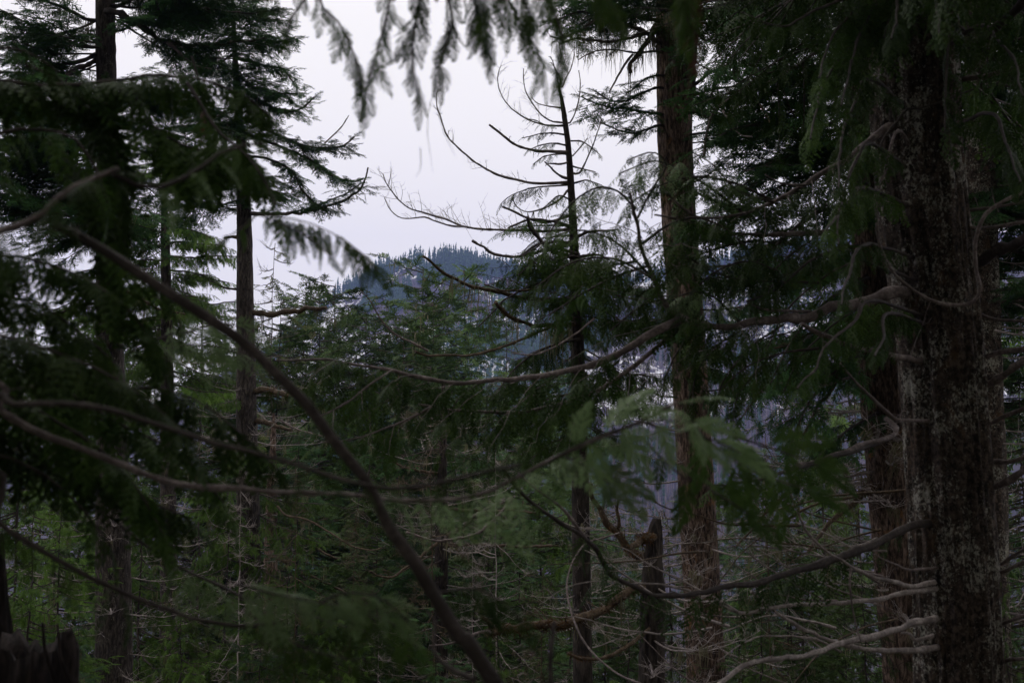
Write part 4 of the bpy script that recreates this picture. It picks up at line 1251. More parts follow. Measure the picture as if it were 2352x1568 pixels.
# thin cedar with the dead top
t6 = Tree('cedar_tree', 'thin cedar with a dead top and upswept bare limbs against the sky', 'cedar',
          [(1283, 200, 5, 14), (1292, 240, 9, 14), (1303, 320, 13, 14), (1311, 420, 16, 14), (1318, 560, 20, 14), (1325, 750, 28, 14), (1330, 950, 34, 14), (1334, 1200, 40, 14), (1338, 1500, 44, 14)],
          M['bark_far'], top=0, seg=32, ring=0.05, amp=0.008, seed=6)
bare = dict(mat='wood', leaf=None, sides=5)
t6.limb(patch(2, [(1535, 1165), (1420, 1168), (1300, 1165), (1190, 1145), (1080, 1115), (950, 1040), (890, 990), (830, 940), (760, 860), (730, 780), (700, 700), (690, 620), (708, 570)]), 14, 13.4, 8, 2.5, twigs=26, twig_len=0.22, **bare)
t6.limb(patch(2, [(1570, 1460), (1400, 1475), (1250, 1470), (1080, 1470), (960, 1462), (870, 1445), (760, 1400), (650, 1370), (520, 1330), (430, 1250), (370, 1170), (350, 1110)]), 14, 13.2, 8, 2.5, twigs=54, twig_len=0.42, **bare)
t6.limb(patch(2, [(870, 1445), (780, 1440), (680, 1410), (620, 1385), (480, 1390), (400, 1340), (360, 1260)]), 13.5, 13.2, 5, 2, twigs=14, twig_len=0.3, to_trunk=False, **bare)
t6.limb(patch(2, [(1515, 785), (1470, 780), (1420, 770), (1350, 720), (1300, 650), (1262, 580), (1248, 500), (1250, 440)]), 14, 13.6, 5, 2, twigs=14, twig_len=0.22, **bare)
t6.limb(patch(2, [(1520, 805), (1400, 800), (1320, 780), (1230, 735), (1160, 680), (1110, 610), (1085, 540), (1090, 460), (1108, 420)]), 14, 13.4, 5, 2, twigs=24, twig_len=0.24, **bare)
t6.limb(patch(2, [(1535, 972), (1440, 970), (1350, 965), (1270, 945), (1190, 915), (1110, 860), (1035, 790)]), 14, 13.5, 8, 5, twigs=5, twig_len=0.12, **bare)
t6.limb(patch(2, [(1545, 1140), (1500, 1130), (1440, 1090), (1385, 1030)]), 14, 13.7, 7, 4, twigs=2, twig_len=0.1, **bare)
t6.limb(patch(2, [(1545, 1030), (1480, 1048), (1410, 1045)]), 14, 13.8, 6, 4, twigs=2, twig_len=0.1, **bare)
t6.limb(patch(2, [(1530, 1215), (1490, 1265), (1420, 1310), (1350, 1340), (1260, 1350), (1190, 1300), (1180, 1250)]), 14, 13.6, 6, 2, twigs=7, twig_len=0.25, beard=2, **bare)
t6.limb(patch(2, [(1555, 1375), (1470, 1400), (1400, 1420), (1300, 1400), (1200, 1360), (1120, 1315)]), 14, 13.5, 8, 5, twigs=6, twig_len=0.25, **bare)
t6.limb(patch(2, [(1600, 1620), (1500, 1590), (1400, 1580), (1340, 1510), (1290, 1440), (1270, 1390)]), 14, 13.3, 9, 6, twigs=2, twig_len=0.2, **bare)
t6.limb(patch(2, [(1500, 690), (1420, 680), (1340, 660), (1300, 620)]), 14, 13.8, 4, 2, twigs=5, twig_len=0.2, **bare)
t6.limb(patch(2, [(1540, 790), (1570, 740), (1600, 640), (1612, 540), (1600, 450)]), 14, 13.9, 4, 2, twigs=6, twig_len=0.2, **bare)
t6.limb(patch(2, [(1497, 560), (1520, 500), (1550, 440), (1570, 370), (1575, 330)]), 14, 14, 4, 2, twigs=5, twig_len=0.15, **bare)
t6.limb(patch(2, [(1600, 1110), (1640, 1050), (1680, 960), (1720, 850), (1750, 760)]), 14, 13.8, 5, 2.5, twigs=6, twig_len=0.3, **bare)
t6.limb(patch(2, [(1560, 1000), (1620, 930), (1660, 880)]), 14, 13.8, 4, 2, twigs=5, twig_len=0.2, **bare)
cd = dict(leaf='cedar', mat='wood_dark', sides=5)
for k, (pl, sz) in enumerate([([(1515, 800), (1400, 800), (1320, 765), (1260, 755)], 0.16), ([(1520, 860), (1400, 850), (1310, 865), (1240, 880)], 0.15), ([(1530, 930), (1440, 915), (1350, 930), (1270, 965)], 0.17),
                              ([(1540, 985), (1460, 985), (1380, 1000), (1310, 1050)], 0.16), ([(1550, 1180), (1450, 1185), (1300, 1200), (1180, 1240), (1100, 1300)], 0.28),
                              ([(1560, 1280), (1480, 1250), (1420, 1290), (1360, 1340)], 0.2), ([(1570, 1440), (1450, 1440), (1300, 1440), (1180, 1460), (1070, 1500)], 0.26),
                              ([(1575, 1500), (1450, 1510), (1340, 1530), (1250, 1600)], 0.28), ([(1540, 900), (1610, 900), (1680, 940), (1740, 990)], 0.16), ([(1560, 1060), (1640, 1080), (1710, 1100)], 0.2),
                              ([(1570, 1170), (1650, 1150), (1750, 1180)], 0.22), ([(1520, 740), (1480, 560), (1440, 400), (1420, 360)], 0.10), ([(1490, 520), (1455, 440), (1420, 400)], 0.12)]):
    t6.limb(patch(2, pl), 14, 13.3 + 0.06 * (k % 5), 5, 2, t0=0.25, gap=0.045, size=sz, down=0.35, rnd=0.2, **cd)
for k, pl in enumerate([[(1570, 60), (1450, 20), (1300, 10), (1150, 60)], [(1580, 170), (1450, 150), (1330, 170), (1220, 240)], [(1590, 250), (1700, 230), (1800, 260)], [(1590, 330), (1450, 330), (1350, 300), (1280, 260)],
                        [(1580, 120), (1700, 80), (1850, 70)], [(1600, 500), (1500, 530), (1400, 500)]]):
    t6.limb(patch(5, pl), 14, 13, 9, 4, leaf='cedar', mat='wood_dark', t0=0.15, gap=0.05, size=0.34, down=0.7, rnd=0.25, twigs=3)
t6.limb(patch(5, [(1570, 520), (1430, 525), (1300, 510), (1200, 490), (1050, 462), (950, 448), (860, 415), (760, 360), (690, 310), (640, 265), (605, 240)]), 14, 12.6, 12, 6, None, 'wood_mossy', twigs=3, twig_len=0.12, beard=4, beard_len=0.35, moss=60)
t6.limb(patch(5, [(1400, 430), (1300, 455), (1180, 462), (1080, 450), (1000, 420)]), 13.6, 12.8, 6, 3, None, 'wood_mossy', to_trunk=False, twigs=3, twig_len=0.1)
t6.limb(patch(5, [(1600, 670), (1500, 685), (1400, 685), (1300, 680), (1210, 650), (1150, 620), (1110, 580), (1075, 540)]), 14, 12.8, 11, 8, None, 'wood_mossy', beard=9, beard_len=0.45, moss=80)
t6.limb(patch(5, [(1600, 640), (1540, 640), (1450, 675)]), 14, 13.5, 8, 5, None, 'wood_mossy', moss=50)
t6.limb(patch(5, [(1600, 255), (1480, 225), (1400, 180), (1340, 120), (1290, 50), (1270, -10)]), 14, 13, 11, 6, None, 'wood_dark', twigs=2)
t6.limb(patch(5, [(1550, 145), (1440, 190), (1300, 225), (1150, 245), (1040, 215), (980, 180), (920, 140)]), 14, 12.8, 8, 6, None, 'wood', twigs=8, twig_len=0.18)
t6.limb(patch(5, [(1420, 695), (1320, 735), (1220, 780), (1140, 815), (1000, 855), (880, 875), (750, 875), (640, 870), (560, 850)]), 13.5, 11.8, 7, 5, None, 'wood_mossy', to_trunk=False, twigs=6, twig_len=0.2)
t6.limb(patch(5, [(640, 845), (540, 790), (450, 750), (380, 690), (310, 600), (270, 520), (210, 460)]), 12, 11.6, 6, 3, None, 'wood', to_trunk=False, twigs=12, twig_len=0.2)
t6.limb(patch(5, [(1700, 640), (1600, 720), (1500, 790), (1400, 845), (1300, 870), (1180, 860)]), 13, 12, 5, 3, None, 'wood', to_trunk=False, twigs=4)
for pl in ([(1322, 640), (1240, 650), (1160, 690), (1100, 750)], [(1324, 700), (1400, 720), (1470, 780)], [(1326, 780), (1250, 800), (1180, 850), (1130, 920)], [(1328, 860), (1410, 880), (1470, 940)], [(1330, 900), (1250, 920), (1180, 980)],
           [(1318, 560), (1250, 580), (1190, 630)], [(1320, 600), (1390, 610), (1450, 660)], [(1332, 1000), (1260, 1020), (1200, 1080)]):
    t6.limb(pl, 13.9, 13.0, 7, 3, leaf='cedar', mat='wood_dark', sub=5, t0=0.08, gap=0.05, size=0.36, down=0.9, rnd=0.3)
whorls(t6, 560, 1000, 25, 'cedar', 1.2, az=(0, 360), tilt=(-18, 4), seed=71)
whorls(t6, 1000, 1500, 16, 'dead', 1.1, seed=72)

# lichen streaked trunk behind the big one
t8 = Tree('fir_tree', 'fir with a rough brown lichen streaked trunk left behind the big trunk', 'fir',
          [(1985, 300, 72, 15), (2005, 650, 80, 15), (2020, 850, 88, 15), (2045, 1150, 92, 15), (2062, 1350, 94, 15), (2080, 1568, 96, 15)], M['bark_fir'], top=10, seg=52, ring=0.08, amp=0.024, seed=8)
t8.limb(patch(3, [(1150, 20), (1000, 45), (850, 65), (720, 62), (600, 60), (450, 45), (320, 55)]), 14.6, 12.5, 8, 5, 'fir_droop', 'wood_dark', t0=0.3, gap=0.08, size=0.42, down=0.5, start=at(1975, 120, 15))
t8.limb(patch(3, [(960, -40), (930, 40), (900, 120), (860, 220), (830, 300), (805, 380)]), 14.5, 13.5, 15, 7, 'fir', 'wood_dark', t0=0.3, gap=0.10, size=0.4, start=at(1970, -160, 15))
t8.limb(patch(3, [(740, -40), (715, 30), (660, 130), (600, 230), (540, 320), (470, 400), (420, 480), (350, 620)]), 14.5, 13.3, 11, 4, 'fir_droop', 'wood_dark', t0=0.25, gap=0.09, size=0.42, start=at(1968, -260, 15))
t8.limb(patch(3, [(1250, 700), (1150, 760), (1050, 840), (950, 930), (850, 990), (760, 1050), (600, 1150), (480, 1250), (360, 1330)]), 14.6, 13, 8, 4, 'fir', 'wood_dark', t0=0.15, gap=0.09, sub=3, size=0.45, rnd=0.35)
t8.limb(patch(3, [(1250, 640), (1100, 560), (950, 480), (850, 500), (700, 470), (600, 400)]), 14.6, 13, 8, 4, 'fir', 'wood_dark', t0=0.15, gap=0.08, sub=3, size=0.45, rnd=0.35)
t8.limb(patch(3, [(1200, 600), (1050, 620), (900, 660), (720, 760), (600, 800), (480, 830), (400, 880)]), 14.6, 12.6, 8, 4, 'fir', 'wood_dark', t0=0.15, gap=0.08, sub=3, size=0.48, rnd=0.35)
t8.limb(patch(3, [(1200, 480), (1000, 520), (800, 560), (650, 620), (560, 700), (480, 760)]), 14.6, 12.8, 8, 4, 'fir', 'wood_dark', t0=0.12, gap=0.075, sub=3, size=0.5, rnd=0.35)
t8.limb(patch(3, [(1200, 380), (1100, 400), (950, 430), (800, 420), (680, 480)]), 14.6, 12.8, 8, 4, 'fir_droop', 'wood_dark', t0=0.1, gap=0.075, sub=3, size=0.5, rnd=0.35)
t8.limb(patch(3, [(1220, 300), (1100, 260), (980, 300), (880, 330), (740, 360)]), 14.6, 13, 7, 3, 'fir', 'wood_dark', t0=0.1, gap=0.08, sub=3, size=0.48, rnd=0.35)
t8.limb(patch(3, [(1260, 900), (1150, 900), (1000, 960), (850, 1000), (700, 1060), (560, 1090)]), 14.6, 12.4, 8, 3, 'fir_droop', 'wood_dark', t0=0.1, gap=0.08, sub=3, size=0.48, rnd=0.35)
t8.limb(patch(3, [(430, 705), (460, 760), (500, 820), (550, 865), (620, 875)]), 13, 12.8, 5, 3, None, 'wood_pale', to_trunk=False, twigs=3)
t8.limb(patch(3, [(310, 1000), (320, 900), (340, 800), (380, 700), (460, 640), (560, 560), (700, 480)]), 13.6, 13, 8, 4, None, 'wood', to_trunk=False, twigs=9, twig_len=0.35)
t8.limb(patch(3, [(670, 670), (690, 710), (720, 760), (730, 790)]), 12.8, 12.6, 6, 3, None, 'wood_mossy', to_trunk=False)
t8.limb(patch(9, [(1370, 325), (1330, 350), (1250, 420), (1180, 480), (1120, 530), (1080, 590), (1040, 640), (970, 720)]), 14.8, 14, 16, 7, None, 'wood_mossy', moss=300, beard=4)
t8.limb(patch(9, [(1360, 225), (1280, 245), (1180, 265), (1100, 270), (1000, 278), (960, 275)]), 14.8, 14.2, 8, 4, None, 'wood', moss=60, twigs=3, beard=3)
t8.limb(patch(6, [(1290, 625), (1220, 650), (1150, 670), (1050, 705), (950, 750), (850, 800), (760, 830)]), 14.7, 13.6, 9, 4, None, 'wood_mossy', moss=160, twigs=6, beard=6, beard_len=0.4)
t8.limb(patch(6, [(1300, 850), (1230, 890), (1170, 960), (1130, 1060), (1080, 1140), (1020, 1230), (970, 1330), (940, 1380)]), 14.8, 14.0, 14, 6, None, 'wood_mossy', moss=200, twigs=4)
t8.limb(patch(6, [(1240, 1015), (1150, 1040), (1080, 1065), (1000, 1090), (940, 1100), (880, 1070), (800, 1045)]), 14.4, 13.4, 8, 5, None, 'wood', moss=40, twigs=3, to_trunk=False)
t8.limb(patch(9, [(740, 440), (680, 510), (620, 580), (560, 640), (520, 690)]), 13.9, 13.6, 8, 4, None, 'wood_mossy', to_trunk=False, twigs=6, moss=60)
t8.limb(patch(9, [(930, 290), (880, 330), (800, 390), (740, 440)]), 14.3, 13.9, 11, 8, None, 'wood_mossy', to_trunk=False, moss=80)
for pl in ([(1985, 640), (1900, 690), (1820, 780), (1770, 880)], [(2000, 800), (1920, 850), (1850, 940), (1810, 1040)], [(2010, 950), (1930, 1000), (1850, 1080)], [(1990, 560), (1880, 590), (1780, 650), (1690, 720)], [(2005, 760), (1900, 800), (1780, 870), (1700, 960)]):
    t8.limb(pl, 14.7, 13.2, 8, 3, 'fir_droop', 'wood_dark', t0=0.1, gap=0.08, sub=3, size=0.45, down=0.5, rnd=0.35)
for pl in ([(1985, 420), (1880, 400), (1790, 430), (1700, 480), (1620, 540)], [(1985, 330), (1890, 340), (1800, 390), (1720, 430)], [(1990, 470), (1900, 480), (1820, 530), (1740, 590)]):
    t8.limb(pl, 14.6, 13.0, 8, 3, 'fir', 'wood_dark', t0=0.1, gap=0.07, sub=4, size=0.46, down=0.3, rnd=0.35)
whorls(t8, -600, 420, 12, 'fir', 2.5, az=(150, 340), tilt=(-25, 12), seed=81)
whorls(t8, 420, 800, 6, 'fir_droop', 2.0, az=(180, 330), tilt=(-25, 0), seed=82)
whorls(t8, 800, 1568, 35, 'dead', 1.7, az=(160, 350), seed=83)
whorls(t8, -400, 900, 32, 'fir_mid', 2.2, az=(10, 150), seed=84)

# dark trunk right behind the big one
t9 = Tree('fir_tree', 'dark trunk showing as a narrow strip right behind the big trunk', 'fir',
          [(2255, 500, 62, 13), (2262, 800, 66, 13), (2275, 1100, 70, 13), (2285, 1568, 74, 13)], M['bark_big'], top=10, seg=40, ring=0.1, amp=0.02, seed=9)
whorls(t9, -600, 700, 48, 'fir', 2.2, az=(20, 160), seed=91)
whorls(t9, 600, 1500, 22, 'dead', 1.3, az=(30, 150), seed=92)

# the big lichened trunk on the right
t7 = Tree('cedar_tree', 'thick dark trunk crusted with whitish lichen, largest trunk, with long pale drooping limbs', 'cedar',
          [(2096, -20, 194, 7.8), (2104, 300, 196, 7.8), (2121, 500, 198, 7.8), (2157, 800, 188, 7.8), (2190, 1300, 190, 7.8), (2203, 1568, 188, 7.8)], M['bark_big'], top=9, seg=110, ring=0.028, amp=0.024, furrow=15, seed=7)
t7.limb([(2060, 670), (2000, 688), (1950, 700), (1900, 713), (1850, 725), (1750, 741), (1650, 746), (1590, 742), (1545, 726), (1521, 697), (1500, 640), (1480, 580), (1466, 510), (1450, 440)], 7.6, 6.4, 30, 6,
        'cedar', 'wood', sides=10, sub=6, t0=0.45, gap=0.035, size=0.30, down=0.6, rnd=0.3)
t7.limb([(1560, 735), (1500, 765), (1450, 795), (1380, 828), (1300, 850), (1200, 866), (1100, 876), (1020, 874), (900, 852), (830, 836), (760, 828), (640, 828)], 6.7, 5.9, 20, 5, 'cedar', 'wood', sides=9, to_trunk=False,
        sub=7, t0=0.12, gap=0.04, size=0.28, down=0.9, fwd=0.35, out=0.6, rnd=0.28)
t7.limb([(1560, 752), (1500, 805), (1450, 843), (1390, 885), (1320, 918), (1250, 936), (1180, 945), (1100, 945), (1020, 938), (960, 930)], 7.05, 6.3, 13, 5, 'cedar', 'wood', sides=8, to_trunk=False,
        sub=6, t0=0.15, gap=0.05, size=0.25, down=1.0, fwd=0.3, out=0.55, rnd=0.28)
t7.limb([(1000, 930), (940, 960), (870, 990), (800, 1010), (740, 1015)], 6.2, 5.8, 6, 3, 'cedar', 'wood', to_trunk=False, sub=7, t0=0.05, gap=0.035, size=0.24, down=1.0, fwd=0.4, rnd=0.3)
t7.limb([(900, 850), (840, 890), (790, 930), (720, 960)], 6.1, 5.7, 5, 3, 'cedar', 'wood', to_trunk=False, sub=7, t0=0.05, gap=0.035, size=0.24, down=1.0, fwd=0.4, rnd=0.3)
t7.limb([(1500, 640), (1430, 600), (1370, 590), (1300, 610), (1230, 660)], 6.9, 6.5, 7, 3, 'cedar', 'wood_dark', to_trunk=False, sub=6, t0=0.05, gap=0.05, size=0.26, down=0.9, rnd=0.3)
t7.limb([(1475, 560), (1530, 520), (1590, 500), (1660, 520), (1720, 570)], 6.9, 6.7, 7, 3, 'cedar', 'wood_dark', to_trunk=False, sub=6, t0=0.05, gap=0.05, size=0.26, down=0.6, rnd=0.3)
t7.limb([(1460, 480), (1420, 440), (1370, 430), (1310, 470), (1260, 540)], 6.8, 6.5, 6, 3, 'cedar_pale', 'wood_dark', to_trunk=False, sub=5, t0=0.05, gap=0.04, size=0.24, down=0.7, rnd=0.3)
t7.limb([(1465, 500), (1500, 430), (1530, 380), (1500, 350), (1440, 370)], 6.8, 6.4, 6, 3, 'cedar', 'wood_dark', to_trunk=False, t0=0.1, gap=0.04, size=0.22, down=0.6, rnd=0.3)
t7.limb([(1545, 725), (1600, 660), (1650, 620), (1720, 600), (1790, 620)], 7.0, 6.7, 7, 3, 'cedar', 'wood_dark', to_trunk=False, sub=6, t0=0.05, gap=0.05, size=0.26, down=0.7, rnd=0.3)
t7.limb([(1700, 742), (1650, 690), (1600, 670), (1560, 680)], 7.1, 6.8, 6, 3, 'cedar_pale', 'wood_dark', to_trunk=False, sub=8, t0=0.1, gap=0.04, size=0.24, down=0.7, rnd=0.3)
t7.limb([(2040, 290), (2009, 313), (1937, 371), (1883, 403), (1840, 428), (1775, 464), (1721, 486), (1674, 500), (1613, 500), (1577, 482), (1530, 440)], 7.6, 6.8, 17, 5, 'cedar', 'wood', sides=9, sub=6, t0=0.3, gap=0.045, size=0.30, down=0.9, rnd=0.3)
t7.limb([(1775, 464), (1700, 440), (1640, 380), (1590, 350)], 7.1, 6.8, 7, 3, 'cedar', 'wood_dark', to_trunk=False, t0=0.05, gap=0.04, size=0.26, down=0.8, rnd=0.3)
t7.limb([(1900, 534), (1860, 535), (1811, 536), (1757, 537), (1703, 536), (1649, 532), (1612, 522), (1577, 511), (1540, 500), (1505, 493)], 7.2, 6.9, 13, 5, None, 'wood', to_trunk=False, sides=8, twigs=3)
t7.limb([(2060, 818), (2009, 807), (1970, 800), (1937, 789), (1901, 771), (1865, 752), (1840, 740)], 7.4, 6.9, 15, 9, None, 'wood', sides=8, twigs=2)
t7.limb([(2045, 622), (1973, 592), (1937, 566), (1919, 545)], 7.3, 7.0, 8, 3, None, 'wood_dark')
t7.limb([(1860, 715), (1790, 714), (1740, 706), (1713, 690)], 7.3, 7.0, 9, 5, None, 'wood', to_trunk=False)
t7.limb([(2070, 965), (2050, 958), (2016, 926), (1973, 883), (1937, 843), (1912, 807), (1894, 785)], 7.3, 6.7, 9, 4, None, 'wood', sides=7, twigs=1)
t7.limb([(2034, 960), (2048, 972), (2061, 988), (2045, 1002), (2010, 1012), (1973, 1024), (1919, 1047), (1865, 1064), (1830, 1066)], 7.2, 6.5, 12, 10, None, 'wood', sides=8, to_trunk=False)
t7.limb([(2045, 1004), (1980, 1028), (1912, 1050), (1865, 1065), (1800, 1085), (1700, 1110), (1640, 1115)], 7.1, 5.8, 15, 5, 'cedar', 'wood_dark', sides=8, t0=0.3, gap=0.05, size=0.30, down=1.1, rnd=0.3, to_trunk=False)
t7.limb([(2100, 1205), (2050, 1228), (1991, 1258), (1950, 1272), (1900, 1288), (1830, 1308), (1760, 1330), (1690, 1345), (1600, 1361), (1505, 1363), (1440, 1342), (1390, 1300), (1345, 1235), (1290, 1195), (1220, 1150), (1150, 1070)], 7.5, 5.0, 20, 7,
        'cedar', 'wood_dark', sides=9, t0=0.1, gap=0.075, size=0.34, down=1.1, rnd=0.3)
t7.limb([(1345, 1235), (1290, 1165), (1230, 1120), (1190, 1085)], 5.6, 5.2, 8, 4, None, 'wood', to_trunk=False)
t7.limb(patch(9, [(1640, 945), (1530, 920), (1400, 890), (1250, 822), (1180, 780), (1100, 730), (1020, 660), (960, 590), (915, 510), (890, 440), (870, 360), (830, 260)]), 7.4, 6.4, 11, 4, None, 'wood_pale', twigs=3, twig_len=0.2)
t7.limb(patch(9, [(1650, 985), (1530, 1005), (1400, 1032), (1240, 1050), (1100, 1058), (900, 1072), (780, 1090), (700, 1103), (620, 1112), (550, 1110), (480, 1095), (430, 1070), (395, 1040)]), 7.4, 6.4, 12, 7, None, 'wood_pale', twigs=2, twig_len=0.2)
t7.limb(patch(9, [(1655, 1175), (1560, 1215), (1450, 1250), (1320, 1285), (1180, 1325), (1060, 1365), (960, 1392), (800, 1412), (700, 1420), (620, 1430), (560, 1455), (520, 1490), (410, 1570), (300, 1640)]), 7.4, 6.0, 15, 11, None, 'wood_pale', twigs=3, twig_len=0.2)
t7.limb(patch(9, [(1655, 1358), (1530, 1362), (1400, 1360), (1310, 1345), (1240, 1328), (1160, 1305), (1080, 1280), (1010, 1250), (940, 1220), (860, 1170), (780, 1120), (690, 1050), (610, 985)]), 7.4, 6.6, 14, 6, None, 'wood_pale', twigs=3, twig_len=0.2)
t7.limb(patch(9, [(1630, 850), (1540, 815), (1450, 780), (1390, 745)]), 7.3, 7.0, 6, 3, None, 'wood')
t7.limb(patch(9, [(1250, 830), (1240, 900), (1250, 1000), (1260, 1100), (1290, 1240), (1310, 1300)]), 6.9, 6.8, 6, 3, None, 'wood', to_trunk=False)
t7.limb(patch(9, [(1660, 1290), (1640, 1255), (1600, 1240), (1560, 1250)]), 7.5, 7.3, 8, 4, None, 'wood_pale')
ar = np.random.default_rng(707)
for k in range(24):
    x = ar.uniform(1560, 2080); y = ar.uniform(1050, 1600)
    ln = ar.uniform(180, 420); a0 = math.radians(ar.uniform(150, 205)); cv = math.radians(ar.uniform(-50, 70))
    pl = [(x, y)]
    for q in range(5):
        a1 = a0 + cv * q / 4
        pl.append((pl[-1][0] + math.cos(a1) * ln / 5, pl[-1][1] - math.sin(a1) * ln / 5 + ar.normal(0, 6)))
    d = ar.uniform(7.2, 9.5)
    t7.limb(pl, d, d + ar.uniform(-1.0, 0.6), ar.uniform(4, 8), 2, None, ['wood', 'wood_pale', 'wood_mossy'][k % 3], to_trunk=False, sides=6, twigs=int(ar.integers(2, 8)), twig_len=0.25, wob=1.8)
for pl, a, b, dd in [([(2195, 184), (2260, 175), (2310, 163), (2380, 140)], 14, 11, 7.2), ([(2240, 602), (2290, 580), (2352, 548), (2420, 510)], 26, 24, 7.0), ([(2250, 820), (2290, 812), (2351, 803), (2420, 790)], 13, 12, 7.2),
                     ([(2260, 888), (2300, 866), (2352, 832), (2420, 790)], 17, 15, 7.1), ([(2268, 972), (2310, 955), (2352, 936), (2420, 905)], 10, 9, 7.3), ([(2284, 1062), (2330, 1056), (2352, 1050), (2420, 1035)], 11, 10, 7.3),
                     ([(2284, 1114), (2320, 1096), (2352, 1078), (2420, 1030)], 18, 15, 7.0), ([(2290, 1298), (2320, 1280), (2352, 1262), (2410, 1235)], 9, 7, 7.3), ([(2290, 1312), (2325, 1300), (2352, 1290), (2420, 1262)], 9, 7, 7.3),
                     ([(2225, 482), (2270, 478), (2320, 468), (2400, 452)], 8, 6, 7.5), ([(2235, 524), (2280, 520), (2352, 510), (2420, 500)], 10, 8, 7.5), ([(2245, 722), (2290, 732), (2352, 736)], 8, 6, 7.4),
                     ([(2225, 278), (2260, 292), (2300, 306), (2330, 318)], 9, 4, 7.4), ([(2290, 1440), (2325, 1425), (2352, 1412)], 9, 8, 7.3), ([(2290, 1520), (2330, 1512), (2380, 1505)], 9, 8, 7.3)]:
    t7.limb(pl, 7.75, dd, a, b, None, 'wood' if a < 20 else 'wood_dark', sides=8, twigs=1, twig_len=0.2)
t7.limb([(2240, 100), (2290, 60), (2340, 15), (2400, -40)], 7.7, 7.0, 24, 20, None, 'wood_dark', sides=8)
t7.limb([(2060, 300), (2030, 400), (2010, 440), (2013, 501), (2016, 545), (2027, 581), (2045, 617), (2067, 642), (2096, 664), (2124, 682), (2153, 695), (2196, 701), (2232, 696), (2247, 681), (2252, 660), (2243, 627), (2240, 591), (2241, 555),
         (2250, 523), (2262, 495), (2280, 478), (2315, 457), (2352, 442), (2420, 420)], 7.2, 6.7, 6, 10, None, 'wood', sides=8, dm=7.0, wob=0.4)
t7.limb(patch(3, [(2030, 570), (1900, 620), (1800, 660), (1690, 690), (1610, 698), (1570, 735), (1540, 780), (1490, 835), (1450, 900), (1425, 970), (1415, 1100), (1412, 1300), (1412, 1500)]), 7.25, 7.3, 4, 6, None, 'wood_dark', to_trunk=False, wob=0.5)
t7.limb(patch(3, [(1380, 392), (1350, 385), (1290, 350), (1220, 312), (1180, 285), (1150, 260), (1120, 225), (1090, 195)]), 7.4, 7.0, 11, 6, None, 'wood_pale')
t7.limb(patch(3, [(1400, 1268), (1340, 1262), (1290, 1245), (1230, 1230), (1100, 1225)]), 7.4, 7.1, 6, 3, None, 'wood')
t7.limb(patch(3, [(960, 1180), (860, 1180), (780, 1160), (700, 1110)]), 7.2, 7.0, 7, 3, None, 'wood', to_trunk=False)
for pl, sz in [([(2030, 0), (1990, 50), (1955, 140), (1935, 240)], 0.3), ([(2000, 180), (1960, 240), (1930, 330), (1925, 430)], 0.28), ([(2000, 330), (1960, 380), (1930, 470), (1925, 560)], 0.28), ([(2020, 20), (1960, 30), (1910, 90), (1880, 180)], 0.32), ([(2020, 60), (1950, 110), (1890, 200), (1860, 320)], 0.34), ([(2250, 60), (2290, 90), (2330, 140), (2350, 220)], 0.28), ([(2060, -40), (2060, 20), (2050, 90)], 0.26), ([(2150, -60), (2150, 10), (2160, 80)], 0.26),
               ([(2080, -60), (1980, -20), (1880, 20), (1800, 60), (1700, 30)], 0.36), ([(1990, 560), (1950, 630), (1930, 700)], 0.2),
               ([(1990, 430), (1950, 460), (1900, 530)], 0.28), ([(2270, 260), (2310, 330), (2345, 420)], 0.28), ([(2000, 690), (1960, 740), (1900, 790), (1870, 850), (1830, 890)], 0.3), ([(2040, 720), (2030, 770), (2010, 820)], 0.22)]:
    t7.limb(pl, 7.0, 5.6, 9, 4, 'cedar', 'wood_dark', t0=0.1, gap=0.045, size=sz, down=1.2, fwd=0.4, rnd=0.3)
for pl in ([(1880, 800), (1800, 810), (1720, 840), (1660, 890)], [(1760, 830), (1700, 900), (1680, 980)]):
    t7.limb(pl, 6.9, 6.6, 7, 3, 'cedar', 'wood_dark', to_trunk=False, t0=0.05, gap=0.045, size=0.28, down=1.0, rnd=0.3)
whorls(t7, -900, -120, 41, 'cedar', 2.6, az=(-180, 180), tilt=(-20, 15), seed=95)

for pl, kd in [([(1790, 470), (1700, 425), (1610, 405), (1530, 420), (1440, 470)], 'cedar'), ([(1820, 560), (1720, 555), (1620, 580), (1540, 620), (1470, 680)], 'cedar_pale'), ([(1880, 650), (1780, 645), (1690, 640), (1610, 610), (1550, 560)], 'cedar'),
               ([(1720, 500), (1650, 445), (1570, 395), (1500, 370), (1420, 400)], 'cedar_pale'), ([(1500, 640), (1420, 560), (1350, 530), (1280, 540), (1200, 590)], 'cedar'), ([(1490, 610), (1400, 640), (1310, 690), (1230, 740)], 'cedar'),
               ([(1950, 560), (1860, 600), (1790, 660), (1720, 690)], 'cedar'), ([(1900, 470), (1830, 520), (1740, 600), (1690, 640)], 'cedar'), ([(1620, 740), (1560, 690), (1480, 700), (1400, 760)], 'cedar')]:
    t7.limb(pl, 7.4, 7.0, 7, 3, kd, 'wood_dark', to_trunk=False, sub=6, t0=0.08, gap=0.06, size=0.26, down=0.7, rnd=0.3)

